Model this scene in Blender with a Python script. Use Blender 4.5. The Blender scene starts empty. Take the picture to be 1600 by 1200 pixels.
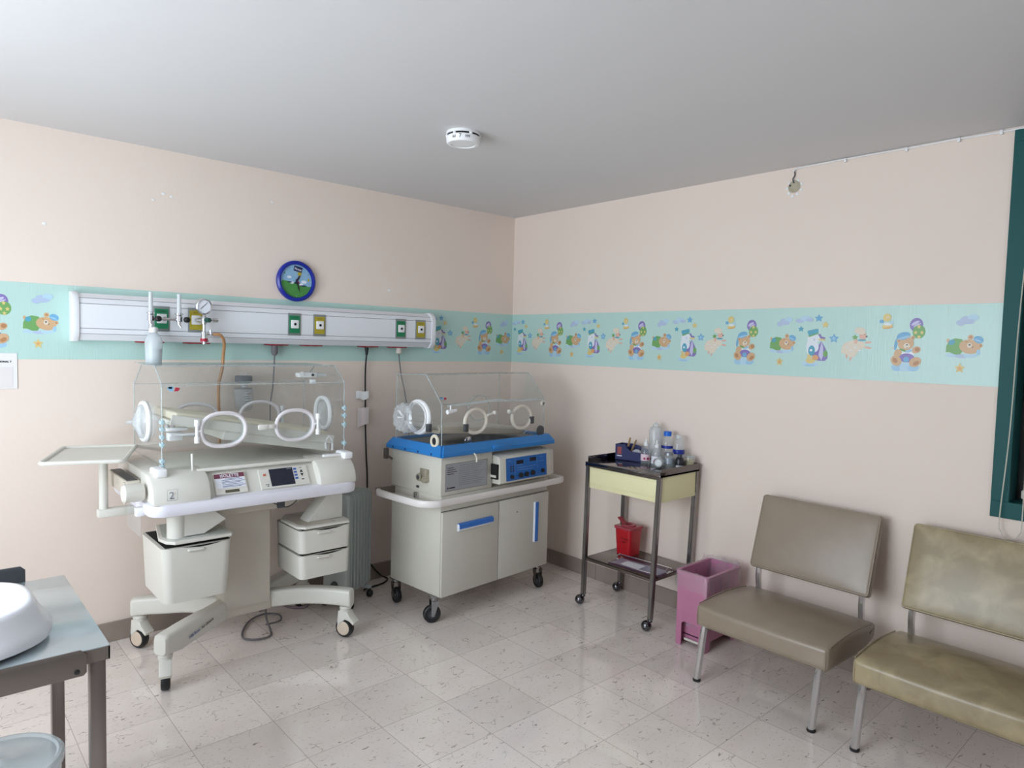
import bpy, bmesh, math, random
from mathutils import Matrix, Vector, noise as mnoise
random.seed(7)
C = bpy.context.scene.collection
sc = bpy.context.scene
PI = math.pi
H = 2.6                       # ceiling height
RX0, RY0 = -4.75, -6.2        # far walls of the room (window wall, rear wall)

# ------------------------------------------------------------------ camera
def look_rows(yaw, pitch, roll):
    f = Vector((math.sin(yaw)*math.cos(pitch), math.cos(yaw)*math.cos(pitch), math.sin(pitch)))
    r = Vector((math.cos(yaw), -math.sin(yaw), 0)); u = r.cross(f)
    c, s = math.cos(roll), math.sin(roll)
    return c*r+s*u, -s*r+c*u, f
cam = bpy.data.cameras.new('camera'); camo = bpy.data.objects.new('camera', cam); C.objects.link(camo)
r_, u_, f_ = look_rows(0.7318, -0.0565, 0.0259)
mw = Matrix((r_, u_, -f_)).transposed().to_4x4(); mw.translation = Vector((-3.5664, -3.9857, 1.6092))
camo.matrix_world = mw
cam.sensor_fit = 'HORIZONTAL'; cam.sensor_width = 36; cam.lens = 1059.15*36/1600; cam.clip_start = 0.05
sc.camera = camo

# ------------------------------------------------------------------ world, daylight, added fill, exposure
w = bpy.data.worlds.new('daylight'); sc.world = w; w.use_nodes = True
w.node_tree.nodes['Background'].inputs[0].default_value = (0.72, 0.84, 1.0, 1)
w.node_tree.nodes['Background'].inputs[1].default_value = 4.0
WIN = (-3.1, -0.8, 0.5, 2.45)           # y0, y1, z0, z1 of the window in the window wall
def area(name, loc, rot, sx, sy, energy, col):
    l = bpy.data.lights.new(name, 'AREA'); l.shape = 'RECTANGLE'; l.size = sx; l.size_y = sy
    l.energy = energy; l.color = col
    o = bpy.data.objects.new(name, l); C.objects.link(o); o.location = loc; o.rotation_euler = rot
    return o
area('window_daylight', (RX0-0.12, (WIN[0]+WIN[1])/2, (WIN[2]+WIN[3])/2), (0, -PI/2, 0), WIN[3]-WIN[2], WIN[1]-WIN[0], 168, (0.86, 0.93, 1.0))
area('rear_fill', (-2.6, RY0-0.12, 1.7), (PI/2, 0, 0), 1.9, 1.4, 3, (1.0, 0.92, 0.85))  # added warm fill from behind the camera; no such window is known
sc.cycles.transparent_max_bounces = 32
sc.view_settings.view_transform = 'Standard'; sc.view_settings.look = 'None'
sc.view_settings.exposure = -0.69; sc.view_settings.gamma = 1; sc.view_settings.use_curve_mapping = False

# ------------------------------------------------------------------ materials
def lin(c):
    out = []
    for v in c[:3]:
        v /= 255.0
        out.append(v/12.92 if v <= 0.04045 else ((v+0.055)/1.055)**2.4)
    return (out[0], out[1], out[2], 1)
MATS = {}
def nd(nt, typ, **k):
    n = nt.nodes.new(typ)
    for a, b in k.items(): setattr(n, a, b)
    return n
def M(name, rgb, rough=0.5, metal=0.0, var=0.04, scale=6.0, bump=0.0, bscale=80, coat=0.0, trans=0.0, alpha=1.0, spec=0.5, sheen=0):
    if name in MATS: return MATS[name]
    m = bpy.data.materials.new(name); m.use_nodes = True; nt = m.node_tree; b = nt.nodes['Principled BSDF']
    tc = nd(nt, 'ShaderNodeNewGeometry'); nz = nd(nt, 'ShaderNodeTexNoise'); nz.inputs['Scale'].default_value = scale; nz.inputs['Detail'].default_value = 3
    nt.links.new(tc.outputs['Position'], nz.inputs['Vector'])
    mp = nd(nt, 'ShaderNodeMapRange'); mp.inputs[3].default_value = 1-var; mp.inputs[4].default_value = 1+var
    nt.links.new(nz.outputs['Fac'], mp.inputs[0])
    mx = nd(nt, 'ShaderNodeVectorMath', operation='SCALE'); mx.inputs[0].default_value = lin(rgb)[:3]
    nt.links.new(mp.outputs[0], mx.inputs['Scale']); nt.links.new(mx.outputs[0], b.inputs['Base Color'])
    b.inputs['Roughness'].default_value = rough; b.inputs['Metallic'].default_value = metal
    b.inputs['Specular IOR Level'].default_value = spec
    b.inputs['Coat Weight'].default_value = coat; b.inputs['Transmission Weight'].default_value = trans
    b.inputs['Alpha'].default_value = alpha
    if bump:
        n2 = nd(nt, 'ShaderNodeTexNoise'); n2.inputs['Scale'].default_value = bscale
        nt.links.new(tc.outputs['Position'], n2.inputs['Vector'])
        bp = nd(nt, 'ShaderNodeBump'); bp.inputs['Strength'].default_value = bump; bp.inputs['Distance'].default_value = 0.002
        nt.links.new(n2.outputs['Fac'], bp.inputs['Height']); nt.links.new(bp.outputs[0], b.inputs['Normal'])
    MATS[name] = m; return m
def clear(name, tint=(245, 248, 248), haze=0.04, rough=0.03, hazecol=(235, 240, 242), ior=1.45):
    """thin clear plastic: see-through with a Fresnel reflection and a little milky haze"""
    if name in MATS: return MATS[name]
    m = bpy.data.materials.new(name); m.use_nodes = True; nt = m.node_tree; nt.nodes.clear()
    out = nd(nt, 'ShaderNodeOutputMaterial'); tr = nd(nt, 'ShaderNodeBsdfTransparent'); tr.inputs[0].default_value = lin(tint)
    gl = nd(nt, 'ShaderNodeBsdfGlossy'); gl.inputs['Roughness'].default_value = rough
    df = nd(nt, 'ShaderNodeBsdfDiffuse'); df.inputs[0].default_value = lin(hazecol)
    # Schlick reflectance, the same from either side of the sheet
    f0 = ((ior-1)/(ior+1))**2
    g0 = nd(nt, 'ShaderNodeNewGeometry'); dt = nd(nt, 'ShaderNodeVectorMath', operation='DOT_PRODUCT'); nt.links.new(g0.outputs['Normal'], dt.inputs[0]); nt.links.new(g0.outputs['Incoming'], dt.inputs[1])
    ab = nd(nt, 'ShaderNodeMath', operation='ABSOLUTE'); nt.links.new(dt.outputs['Value'], ab.inputs[0])
    om = nd(nt, 'ShaderNodeMath', operation='SUBTRACT'); om.inputs[0].default_value = 1; nt.links.new(ab.outputs[0], om.inputs[1])
    pw = nd(nt, 'ShaderNodeMath', operation='POWER'); pw.inputs[1].default_value = 5; nt.links.new(om.outputs[0], pw.inputs[0])
    fr = nd(nt, 'ShaderNodeMath', operation='MULTIPLY_ADD'); fr.inputs[1].default_value = 1-f0; fr.inputs[2].default_value = f0; nt.links.new(pw.outputs[0], fr.inputs[0])
    ge = nd(nt, 'ShaderNodeNewGeometry'); nz = nd(nt, 'ShaderNodeTexNoise'); nz.inputs['Scale'].default_value = 5
    nt.links.new(ge.outputs['Position'], nz.inputs['Vector'])
    mh = nd(nt, 'ShaderNodeMath', operation='MULTIPLY'); mh.inputs[1].default_value = haze*2
    nt.links.new(nz.outputs['Fac'], mh.inputs[0])
    m1 = nd(nt, 'ShaderNodeMixShader'); m2 = nd(nt, 'ShaderNodeMixShader')
    nt.links.new(mh.outputs[0], m1.inputs[0]); nt.links.new(tr.outputs[0], m1.inputs[1]); nt.links.new(df.outputs[0], m1.inputs[2])
    nt.links.new(fr.outputs[0], m2.inputs[0]); nt.links.new(m1.outputs[0], m2.inputs[1]); nt.links.new(gl.outputs[0], m2.inputs[2])
    nt.links.new(m2.outputs[0], out.inputs[0])
    MATS[name] = m; return m

def wall_mat():
    m = M('peach_wall_paint', (233, 217, 205), 0.62, var=0.035, scale=1.3, bump=0.25, bscale=55, spec=0.3)
    return m
def ceiling_mat():
    return M('grey_white_ceiling_paint', (215, 213, 213), 0.55, var=0.03, scale=1.1, bump=0.2, bscale=40, spec=0.3)
def floor_mat():
    m = bpy.data.materials.new('polished_travertine_tiles'); m.use_nodes = True; nt = m.node_tree; L = nt.links.new; b = nt.nodes['Principled BSDF']
    ge = nd(nt, 'ShaderNodeNewGeometry')
    S = 0.3268
    ad = nd(nt, 'ShaderNodeVectorMath', operation='ADD'); ad.inputs[1].default_value = (0.7988+10*S, 1.601+20*S, 0); L(ge.outputs['Position'], ad.inputs[0])
    sca = nd(nt, 'ShaderNodeVectorMath', operation='SCALE'); sca.inputs['Scale'].default_value = 1/S; L(ad.outputs[0], sca.inputs[0])
    flo = nd(nt, 'ShaderNodeVectorMath', operation='FLOOR'); L(sca.outputs[0], flo.inputs[0])
    fra = nd(nt, 'ShaderNodeVectorMath', operation='FRACTION'); L(sca.outputs[0], fra.inputs[0])
    wn = nd(nt, 'ShaderNodeTexWhiteNoise', noise_dimensions='2D'); L(flo.outputs[0], wn.inputs['Vector'])
    sep = nd(nt, 'ShaderNodeSeparateXYZ'); L(fra.outputs[0], sep.inputs[0])
    def edge(o):
        a = nd(nt, 'ShaderNodeMath', operation='SUBTRACT'); a.inputs[0].default_value = 1; L(o, a.inputs[1])
        mn = nd(nt, 'ShaderNodeMath', operation='MINIMUM'); L(o, mn.inputs[0]); L(a.outputs[0], mn.inputs[1]); return mn.outputs[0]
    mn = nd(nt, 'ShaderNodeMath', operation='MINIMUM'); L(edge(sep.outputs[0]), mn.inputs[0]); L(edge(sep.outputs[1]), mn.inputs[1])
    gr = nd(nt, 'ShaderNodeMapRange', interpolation_type='SMOOTHSTEP'); gr.inputs[1].default_value = 0.002; gr.inputs[2].default_value = 0.006; L(mn.outputs[0], gr.inputs[0])
    # per tile offset of the stone pattern
    off = nd(nt, 'ShaderNodeVectorMath', operation='SCALE'); off.inputs['Scale'].default_value = 13.0; L(wn.outputs['Color'], off.inputs[0])
    pa = nd(nt, 'ShaderNodeVectorMath', operation='ADD'); L(ge.outputs['Position'], pa.inputs[0]); L(off.outputs[0], pa.inputs[1])
    st = nd(nt, 'ShaderNodeMapping'); st.inputs['Rotation'].default_value = (0, 0, 0.5); st.inputs['Scale'].default_value = (9, 24, 9); L(pa.outputs[0], st.inputs[0])
    n1 = nd(nt, 'ShaderNodeTexNoise'); n1.inputs['Scale'].default_value = 2.8; n1.inputs['Detail'].default_value = 4; n1.inputs['Distortion'].default_value = 0.7; L(st.outputs[0], n1.inputs['Vector'])
    d1 = nd(nt, 'ShaderNodeMapRange'); d1.inputs[1].default_value = 0.66; d1.inputs[2].default_value = 0.70; L(n1.outputs['Fac'], d1.inputs[0])
    # wriggly cracks
    n3 = nd(nt, 'ShaderNodeTexNoise'); n3.inputs['Scale'].default_value = 9; n3.inputs['Detail'].default_value = 3; L(pa.outputs[0], n3.inputs['Vector'])
    ws = nd(nt, 'ShaderNodeVectorMath', operation='SCALE'); ws.inputs['Scale'].default_value = 0.13; L(n3.outputs['Color'], ws.inputs[0])
    wa = nd(nt, 'ShaderNodeVectorMath', operation='ADD'); L(pa.outputs[0], wa.inputs[0]); L(ws.outputs[0], wa.inputs[1])
    vo = nd(nt, 'ShaderNodeTexVoronoi', feature='DISTANCE_TO_EDGE'); vo.inputs['Scale'].default_value = 12; L(wa.outputs[0], vo.inputs['Vector'])
    vm = nd(nt, 'ShaderNodeMapRange'); vm.inputs[1].default_value = 0.017; vm.inputs[2].default_value = 0.0; L(vo.outputs[0], vm.inputs[0])
    n4 = nd(nt, 'ShaderNodeTexNoise'); n4.inputs['Scale'].default_value = 10; n4.inputs['Detail'].default_value = 2; L(pa.outputs[0], n4.inputs['Vector'])
    m4 = nd(nt, 'ShaderNodeMapRange'); m4.inputs[1].default_value = 0.54; m4.inputs[2].default_value = 0.62; L(n4.outputs['Fac'], m4.inputs[0])
    cr = nd(nt, 'ShaderNodeMath', operation='MULTIPLY'); L(vm.outputs[0], cr.inputs[0]); L(m4.outputs[0], cr.inputs[1])
    n7 = nd(nt, 'ShaderNodeTexNoise'); n7.inputs['Scale'].default_value = 7.5; n7.inputs['Detail'].default_value = 3; L(st.outputs[0], n7.inputs['Vector'])
    d7 = nd(nt, 'ShaderNodeMapRange'); d7.inputs[1].default_value = 0.63; d7.inputs[2].default_value = 0.72; d7.inputs[4].default_value = 0.6; L(n7.outputs['Fac'], d7.inputs[0])
    mk0 = nd(nt, 'ShaderNodeMath', operation='MAXIMUM'); L(d1.outputs[0], mk0.inputs[0]); L(cr.outputs[0], mk0.inputs[1])
    mk = nd(nt, 'ShaderNodeMath', operation='MAXIMUM'); L(mk0.outputs[0], mk.inputs[0]); L(d7.outputs[0], mk.inputs[1])
    # broad clouding
    n5 = nd(nt, 'ShaderNodeTexNoise'); n5.inputs['Scale'].default_value = 4; n5.inputs['Detail'].default_value = 6; L(st.outputs[0], n5.inputs['Vector']); n5.inputs['Scale'].default_value = .35
    c1 = nd(nt, 'ShaderNodeMix', data_type='RGBA'); c1.inputs[6].default_value = lin((234, 221, 212)); c1.inputs[7].default_value = lin((247, 238, 231)); L(n5.outputs['Fac'], c1.inputs[0])
    tv = nd(nt, 'ShaderNodeMapRange'); tv.inputs[3].default_value = 0.90; tv.inputs[4].default_value = 1.03; L(wn.outputs['Value'], tv.inputs[0])
    sv = nd(nt, 'ShaderNodeVectorMath', operation='SCALE'); L(c1.outputs[2], sv.inputs[0]); L(tv.outputs[0], sv.inputs['Scale'])
    mkf = nd(nt, 'ShaderNodeMath', operation='MULTIPLY'); mkf.inputs[1].default_value = 0.72; L(mk.outputs[0], mkf.inputs[0])
    c2 = nd(nt, 'ShaderNodeMix', data_type='RGBA'); L(mkf.outputs[0], c2.inputs[0]); L(sv.outputs[0], c2.inputs[6]); c2.inputs[7].default_value = lin((100, 86, 78))
    c3 = nd(nt, 'ShaderNodeMix', data_type='RGBA'); L(gr.outputs[0], c3.inputs[0]); c3.inputs[6].default_value = lin((186, 174, 166)); L(c2.outputs[2], c3.inputs[7])
    L(c3.outputs[2], b.inputs['Base Color'])
    n6 = nd(nt, 'ShaderNodeTexNoise'); n6.inputs['Scale'].default_value = 5; L(ge.outputs['Position'], n6.inputs['Vector'])
    rg = nd(nt, 'ShaderNodeMapRange'); rg.inputs[3].default_value = 0.05; rg.inputs[4].default_value = 0.15; L(n6.outputs['Fac'], rg.inputs[0]); L(rg.outputs[0], b.inputs['Roughness']); b.inputs['Coat Weight'].default_value = 0.45; b.inputs['Coat Roughness'].default_value = 0.04
    bp = nd(nt, 'ShaderNodeBump'); bp.inputs['Strength'].default_value = 0.15; bp.inputs['Distance'].default_value = 0.001; L(gr.outputs[0], bp.inputs['Height']); L(bp.outputs[0], b.inputs['Normal'])
    return m
def vinyl(name, rgb, mott, mrgb):
    m = M(name, rgb, 0.31, var=0.05, scale=14, bump=0.12, bscale=260, spec=0.5)
    nt = m.node_tree; L = nt.links.new; b = nt.nodes['Principled BSDF']
    ge = nd(nt, 'ShaderNodeNewGeometry'); nz = nd(nt, 'ShaderNodeTexNoise'); nz.inputs['Scale'].default_value = 9; nz.inputs['Detail'].default_value = 5; nz.inputs['Distortion'].default_value = 0.6
    L(ge.outputs['Position'], nz.inputs['Vector'])
    mp = nd(nt, 'ShaderNodeMapRange'); mp.inputs[1].default_value = 0.4; mp.inputs[2].default_value = 0.72; mp.inputs[4].default_value = mott; L(nz.outputs['Fac'], mp.inputs[0])
    mx = nd(nt, 'ShaderNodeMix', data_type='RGBA'); mx.inputs[6].default_value = lin(rgb); mx.inputs[7].default_value = lin(mrgb); L(mp.outputs[0], mx.inputs[0])
    L(mx.outputs[2], b.inputs['Base Color']); return m

WALL = wall_mat(); CEIL = ceiling_mat(); FLOOR = floor_mat()
BASEB = M('brown_grey_stone_skirting', (150, 136, 126), 0.35, var=0.12, scale=14)
CREAM = M('cream_equipment_plastic', (217, 214, 205), 0.38, var=0.02)
CREAMD = M('warm_grey_equipment_paint', (200, 192, 178), 0.45, var=0.02)
LILAC = M('pale_lilac_bumper', (226, 224, 232), 0.35, var=0.02)
WHITE = M('white_plastic', (238, 238, 238), 0.35, var=0.015)
WHITEM = M('white_enamel_metal', (232, 234, 238), 0.3, var=0.015)
IVORY = M('ivory_mattress_cover', (226, 218, 196), 0.5, var=0.03, scale=20)
BLACK = M('black_rubber', (24, 24, 26), 0.5, var=0.1)
DARK = M('dark_joint_and_gap_shade', (20, 18, 17), 0.8)  # near-black painted in for shade in gaps and holes; also dark joints
DGREY = M('dark_grey_plastic', (66, 68, 72), 0.45)
GREYCAP = M('slate_grey_cap', (96, 100, 108), 0.5)
CHROME = M('chrome', (215, 215, 218), 0.14, metal=1.0, var=0.05, scale=30)
STEEL = M('worn_stainless_steel', (150, 148, 148), 0.26, metal=1.0, var=0.18, scale=9)
STEELB = M('brushed_table_steel', (172, 178, 182), 0.34, metal=0.85, var=0.08, scale=4)
STEELD = M('dull_grey_brown_steel', (112, 104, 98), 0.42, metal=0.55, var=0.12, scale=9)
ALU = M('satin_aluminium', (226, 227, 230), 0.2, metal=0.9, var=0.04)
HINGE = M('pale_blue_hinge_plastic', (176, 200, 208), 0.35, var=0.04)
LOGOB = M('blue_print', (48, 76, 140), 0.5); LOGOR = M('red_print', (176, 36, 60), 0.5); INK = M('black_print', (34, 34, 40), 0.5)
INKG = M('grey_print', (110, 116, 132), 0.6)
PLUM = M('plum_print', (118, 58, 78), 0.5); PAPER = M('white_label_paper', (228, 230, 238), 0.55, var=0.02)
SCREEN = M('dark_display_glass', (34, 36, 52), 0.18, var=0.03)
ORANGE = M('orange_button', (196, 92, 60), 0.5)
BLUEB = M('blue_key', (60, 96, 170), 0.45)
CARTG = M('grey_cream_cabinet_paint', (205, 201, 189), 0.42, var=0.03, scale=5)
RAILW = M('pinkish_white_rail_paint', (232, 226, 222), 0.36, var=0.03)
RIMB = M('bright_blue_plastic', (40, 124, 196), 0.38, var=0.03)
PANB = M('blue_panel_film', (26, 100, 180), 0.4, var=0.03)
HEAT = M('grey_green_heater_paint', (178, 184, 180), 0.35, var=0.03)
CLEAR = clear('clear_acrylic', tint=(253, 254, 254), haze=0.012)
EDGE = clear('acrylic_edge', tint=(244, 249, 249), haze=0.30, rough=0.1)
FLAP = clear('clear_flap', tint=(252, 252, 252), haze=0.10)
GLASS = clear('clear_glass_bottle', tint=(250, 251, 252), haze=0.15)
FILM = clear('crinkled_clear_film', tint=(252, 248, 251), haze=0.11, rough=0.08, ior=1.7)
SLEEVE = clear('white_translucent_sleeve', tint=(248, 248, 250), haze=0.42, rough=0.25)
MILKY = clear('milky_bottle_plastic', tint=(246, 248, 249), haze=0.36, rough=0.2)
MILKY2 = clear('milky_humidifier_plastic', tint=(246, 250, 252), haze=0.46, rough=0.2)
BINPL = clear('translucent_bucket_plastic', tint=(240, 245, 247), haze=0.25, rough=0.12)
PINK = M('pink_bin_plastic', (186, 120, 150), 0.38, var=0.03)
PINKD = M('deep_pink_inside', (176, 92, 126), 0.5)
RED = M('red_sharps_plastic', (178, 22, 34), 0.36, var=0.03)
REDT = clear('pink_translucent_lid', tint=(226, 120, 130), haze=0.5, hazecol=(206, 90, 104), rough=0.2)
REDP = M('dark_red_outlet', (150, 34, 48), 0.45)
GREEN = M('green_outlet_plate', (22, 128, 84), 0.45); YELL = M('mustard_outlet_plate', (176, 160, 44), 0.45)
OUTG = M('grey_metal_plate_edge', (150, 156, 156), 0.35, metal=0.6)
YCREAM = M('pale_yellow_drawer_paint', (232, 226, 180), 0.42, var=0.02)
NAVY = M('navy_box_card', (34, 42, 92), 0.4); WOOD = M('pale_birch_wood', (214, 182, 140), 0.6)
TAN = M('tan_rubber_hose', (190, 142, 98), 0.5)
GREYC = M('grey_cable', (112, 108, 112), 0.5); BLACKC = M('black_cable', (22, 22, 24), 0.45); OFFW = M('off_white_plug', (212, 206, 196), 0.5)
TEALF = M('dark_teal_window_paint', (22, 82, 82), 0.55, var=0.05, spec=0.3)
BLIND = M('grey_brown_blind_fabric', (120, 112, 104), 0.8, bump=0.3, bscale=300)
BEAD = M('cream_bead_chain', (206, 200, 184), 0.4)
CLOCKB = M('royal_blue_clock_rim', (12, 34, 150), 0.28)
SKYF = M('clock_face_sky', (138, 178, 208), 0.5, var=0.12, scale=40); GRASS = M('clock_face_grass', (70, 138, 66), 0.5, var=0.12, scale=60)
CLOUDW = M('white_cloud_print', (226, 232, 240), 0.6); DNAVY = M('navy_print', (30, 34, 80), 0.5)
VIN1 = vinyl('taupe_vinyl', (144, 129, 112), 0.25, (160, 147, 130))
VIN2 = vinyl('mottled_olive_vinyl', (143, 128, 98), 0.85, (178, 162, 128))
WASH = M('white_gauze', (234, 236, 238), 0.8)
BLACKL = M('black_bottle_label', (28, 28, 36), 0.35)
BEIGEC = M('beige_caster_disc', (214, 196, 176), 0.45)
PLAST = M('bare_plaster', (180, 172, 150), 0.8)

# ------------------------------------------------------------------ mesh helpers
def bmn(): return bmesh.new()
def setmi(fs, mi):
    for f in fs: f.material_index = mi
def box(bm, x0, x1, y0, y1, z0, z1, bev=0.0, mi=0, seg=2):
    if x0 > x1: x0, x1 = x1, x0
    if y0 > y1: y0, y1 = y1, y0
    if z0 > z1: z0, z1 = z1, z0
    vs = [bm.verts.new((x, y, z)) for x in (x0, x1) for y in (y0, y1) for z in (z0, z1)]
    q = [(0,1,3,2),(4,6,7,5),(0,4,5,1),(2,3,7,6),(0,2,6,4),(1,5,7,3)]
    fs = [bm.faces.new([vs[i] for i in f]) for f in q]
    setmi(fs, mi)
    if bev > 0:
        es = list({e for f in fs for e in f.edges})
        r = bmesh.ops.bevel(bm, geom=es, offset=min(bev, .49*min(x1-x0, y1-y0, z1-z0)), segments=seg, profile=0.5, affect='EDGES')
        setmi(r['faces'], mi)
def P3(axis, a, b, c):
    return {'z': (a, b, c), 'x': (c, a, b), 'y': (a, c, b)}[axis]
def prism(bm, pts, axis, a0, a1, mi=0, bev=0.0, mi_side=None):
    """polygon pts extruded along an axis; pts are (x,y) for z, (y,z) for x, (x,z) for y"""
    n = len(pts)
    v0 = [bm.verts.new(P3(axis, p[0], p[1], a0)) for p in pts]; v1 = [bm.verts.new(P3(axis, p[0], p[1], a1)) for p in pts]
    fs = [bm.faces.new(v0), bm.faces.new(v1[::-1])]; setmi(fs, mi)
    sd = [bm.faces.new([v0[i], v1[i], v1[(i+1) % n], v0[(i+1) % n]]) for i in range(n)]
    setmi(sd, mi if mi_side is None else mi_side)
    bmesh.ops.recalc_face_normals(bm, faces=fs+sd)
    if bev > 0:
        es = list({e for f in fs for e in f.edges})
        r = bmesh.ops.bevel(bm, geom=es, offset=bev, segments=2, profile=0.5, affect='EDGES'); setmi(r['faces'], mi)
def rr(x0, x1, y0, y1, r, n=5):
    """rounded rectangle outline"""
    out = []
    for cx, cy, a in ((x1-r, y1-r, 0), (x0+r, y1-r, 90), (x0+r, y0+r, 180), (x1-r, y0+r, 270)):
        for i in range(n+1):
            t = math.radians(a+90*i/n); out.append((cx+r*math.cos(t), cy+r*math.sin(t)))
    return out
def basis(d):
    d = Vector(d).normalized(); a = Vector((0, 0, 1)) if abs(d.z) < 0.9 else Vector((1, 0, 0))
    u = a.cross(d).normalized(); return u, d.cross(u)
def cyl(bm, p0, p1, r0, r1=None, seg=16, mi=0, caps=True):
    r1 = r0 if r1 is None else r1; p0 = Vector(p0); p1 = Vector(p1); u, v = basis(p1-p0)
    A = []; B_ = []
    for i in range(seg):
        t = 2*PI*i/seg; d = u*math.cos(t)+v*math.sin(t); A.append(bm.verts.new(p0+d*r0)); B_.append(bm.verts.new(p1+d*r1))
    fs = [bm.faces.new([A[i], A[(i+1) % seg], B_[(i+1) % seg], B_[i]]) for i in range(seg)]
    if caps: fs += [bm.faces.new(A[::-1]), bm.faces.new(B_)]
    setmi(fs, mi)
def lathe(bm, prof, origin=(0, 0, 0), axis=(0, 0, 1), seg=24, mi=0, sx=1.0, sy=1.0):
    o = Vector(origin); d = Vector(axis).normalized(); u, v = basis(d); rows = []
    for r, h in prof:
        if r < 1e-6: rows.append([bm.verts.new(o+d*h)])
        else: rows.append([bm.verts.new(o+d*h+u*(r*sx*math.cos(2*PI*i/seg))+v*(r*sy*math.sin(2*PI*i/seg))) for i in range(seg)])
    for a, b in zip(rows, rows[1:]):
        if len(a) == 1 and len(b) == 1: continue
        for i in range(seg):
            j = (i+1) % seg
            if len(a) == 1: f = bm.faces.new([a[0], b[i], b[j]])
            elif len(b) == 1: f = bm.faces.new([a[i], a[j], b[0]])
            else: f = bm.faces.new([a[i], a[j], b[j], b[i]])
            f.material_index = mi
def tube(bm, pts, r, seg=8, mi=0, closed=False, flat=1.0, up=None):
    pts = [Vector(p) for p in pts]; n = len(pts); rings = []; prev = None
    for i, p in enumerate(pts):
        if closed: d = pts[(i+1) % n]-pts[i-1]
        else: d = pts[min(i+1, n-1)]-pts[max(i-1, 0)]
        d.normalize()
        if up is not None: u = Vector(up).cross(d).normalized()
        elif prev is None: u, _ = basis(d)
        else: u = (prev-d*prev.dot(d)).normalized()
        prev = u; v = d.cross(u)
        rings.append([bm.verts.new(p+u*(r*math.cos(2*PI*k/seg))+v*(r*flat*math.sin(2*PI*k/seg))) for k in range(seg)])
    m = n if closed else n-1
    for i in range(m):
        a = rings[i]; b = rings[(i+1) % n]
        if closed and i == n-1:   # twist match
            best = min(range(seg), key=lambda s: (a[0].co-b[s].co).length); b = b[best:]+b[:best]
        for k in range(seg):
            f = bm.faces.new([a[k], a[(k+1) % seg], b[(k+1) % seg], b[k]]); f.material_index = mi
    if not closed:
        bm.faces.new(rings[0][::-1]).material_index = mi; bm.faces.new(rings[-1]).material_index = mi
def curve(pts, n=8, closed=False):
    """Catmull-Rom through pts"""
    P = [Vector(p) for p in pts]; out = []; m = len(P)
    rng = range(m) if closed else range(m-1)
    for i in rng:
        if closed: a, b, c, d = P[i-1], P[i], P[(i+1) % m], P[(i+2) % m]
        else: a, b, c, d = P[max(i-1, 0)], P[i], P[i+1], P[min(i+2, m-1)]
        for k in range(n):
            t = k/n
            out.append(0.5*((2*b)+(c-a)*t+(2*a-5*b+4*c-d)*t*t+(3*b-a-3*c+d)*t**3))
    if not closed: out.append(P[-1])
    return out
def oval(c, u, v, ru, rv, n=40, p=2.3):
    c = Vector(c); u = Vector(u); v = Vector(v); out = []
    for i in range(n):
        t = 2*PI*i/n; a, b = math.cos(t), math.sin(t)
        out.append(c+u*(ru*math.copysign(abs(a)**(2/p), a))+v*(rv*math.copysign(abs(b)**(2/p), b)))
    return out
def rbox(bm, c, h, r, bulge=(0, 0, 0), T=None, mi=0, n=6, fn=None):
    """rounded, optionally bulging box (cushions, housings)"""
    c = Vector(c); axes = []
    for k in range(3):
        rk = min(r, h[k]*0.999); a = [-h[k]+rk*(1-math.cos(PI/2*i/3)) for i in range(3)]
        mid = [-h[k]+rk+(2*(h[k]-rk))*i/n for i in range(n+1)]
        axes.append(a+mid+[-x for x in a[::-1]])
    nx, ny, nz = [len(a) for a in axes]; V = {}
    def g(i, j, k):
        if (i, j, k) in V: return V[(i, j, k)]
        p = Vector((axes[0][i], axes[1][j], axes[2][k]))
        q = Vector([max(-(h[m]-min(r, h[m]*.999)), min(h[m]-min(r, h[m]*.999), p[m])) for m in range(3)])
        d = p-q
        if d.length > 1e-9:
            # p lies on the cube surface: push to the rounded surface
            p = q+d.normalized()*min(r, max(h))
            for m in range(3):
                if abs(p[m]) > h[m]: p[m] = math.copysign(h[m], p[m])
        s = Vector([p[m]/h[m] for m in range(3)])
        o = Vector(p)
        for m in range(3):
            a, b = [t for t in range(3) if t != m]
            o[m] += bulge[m]*s[m]*(1-s[a]**2)*(1-s[b]**2)
        if fn: o = fn(o)
        if T is not None: o = T @ o
        V[(i, j, k)] = bm.verts.new(o+c); return V[(i, j, k)]
    def quad(a, b, c_, d):
        f = bm.faces.new([g(*a), g(*b), g(*c_), g(*d)]); f.material_index = mi
    for i in range(nx-1):
        for j in range(ny-1):
            quad((i, j, 0), (i, j+1, 0), (i+1, j+1, 0), (i+1, j, 0)); quad((i, j, nz-1), (i+1, j, nz-1), (i+1, j+1, nz-1), (i, j+1, nz-1))
    for i in range(nx-1):
        for k in range(nz-1):
            quad((i, 0, k), (i+1, 0, k), (i+1, 0, k+1), (i, 0, k+1)); quad((i, ny-1, k), (i, ny-1, k+1), (i+1, ny-1, k+1), (i+1, ny-1, k))
    for j in range(ny-1):
        for k in range(nz-1):
            quad((0, j, k), (0, j, k+1), (0, j+1, k+1), (0, j+1, k)); quad((nx-1, j, k), (nx-1, j+1, k), (nx-1, j+1, k+1), (nx-1, j, k+1))
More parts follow.
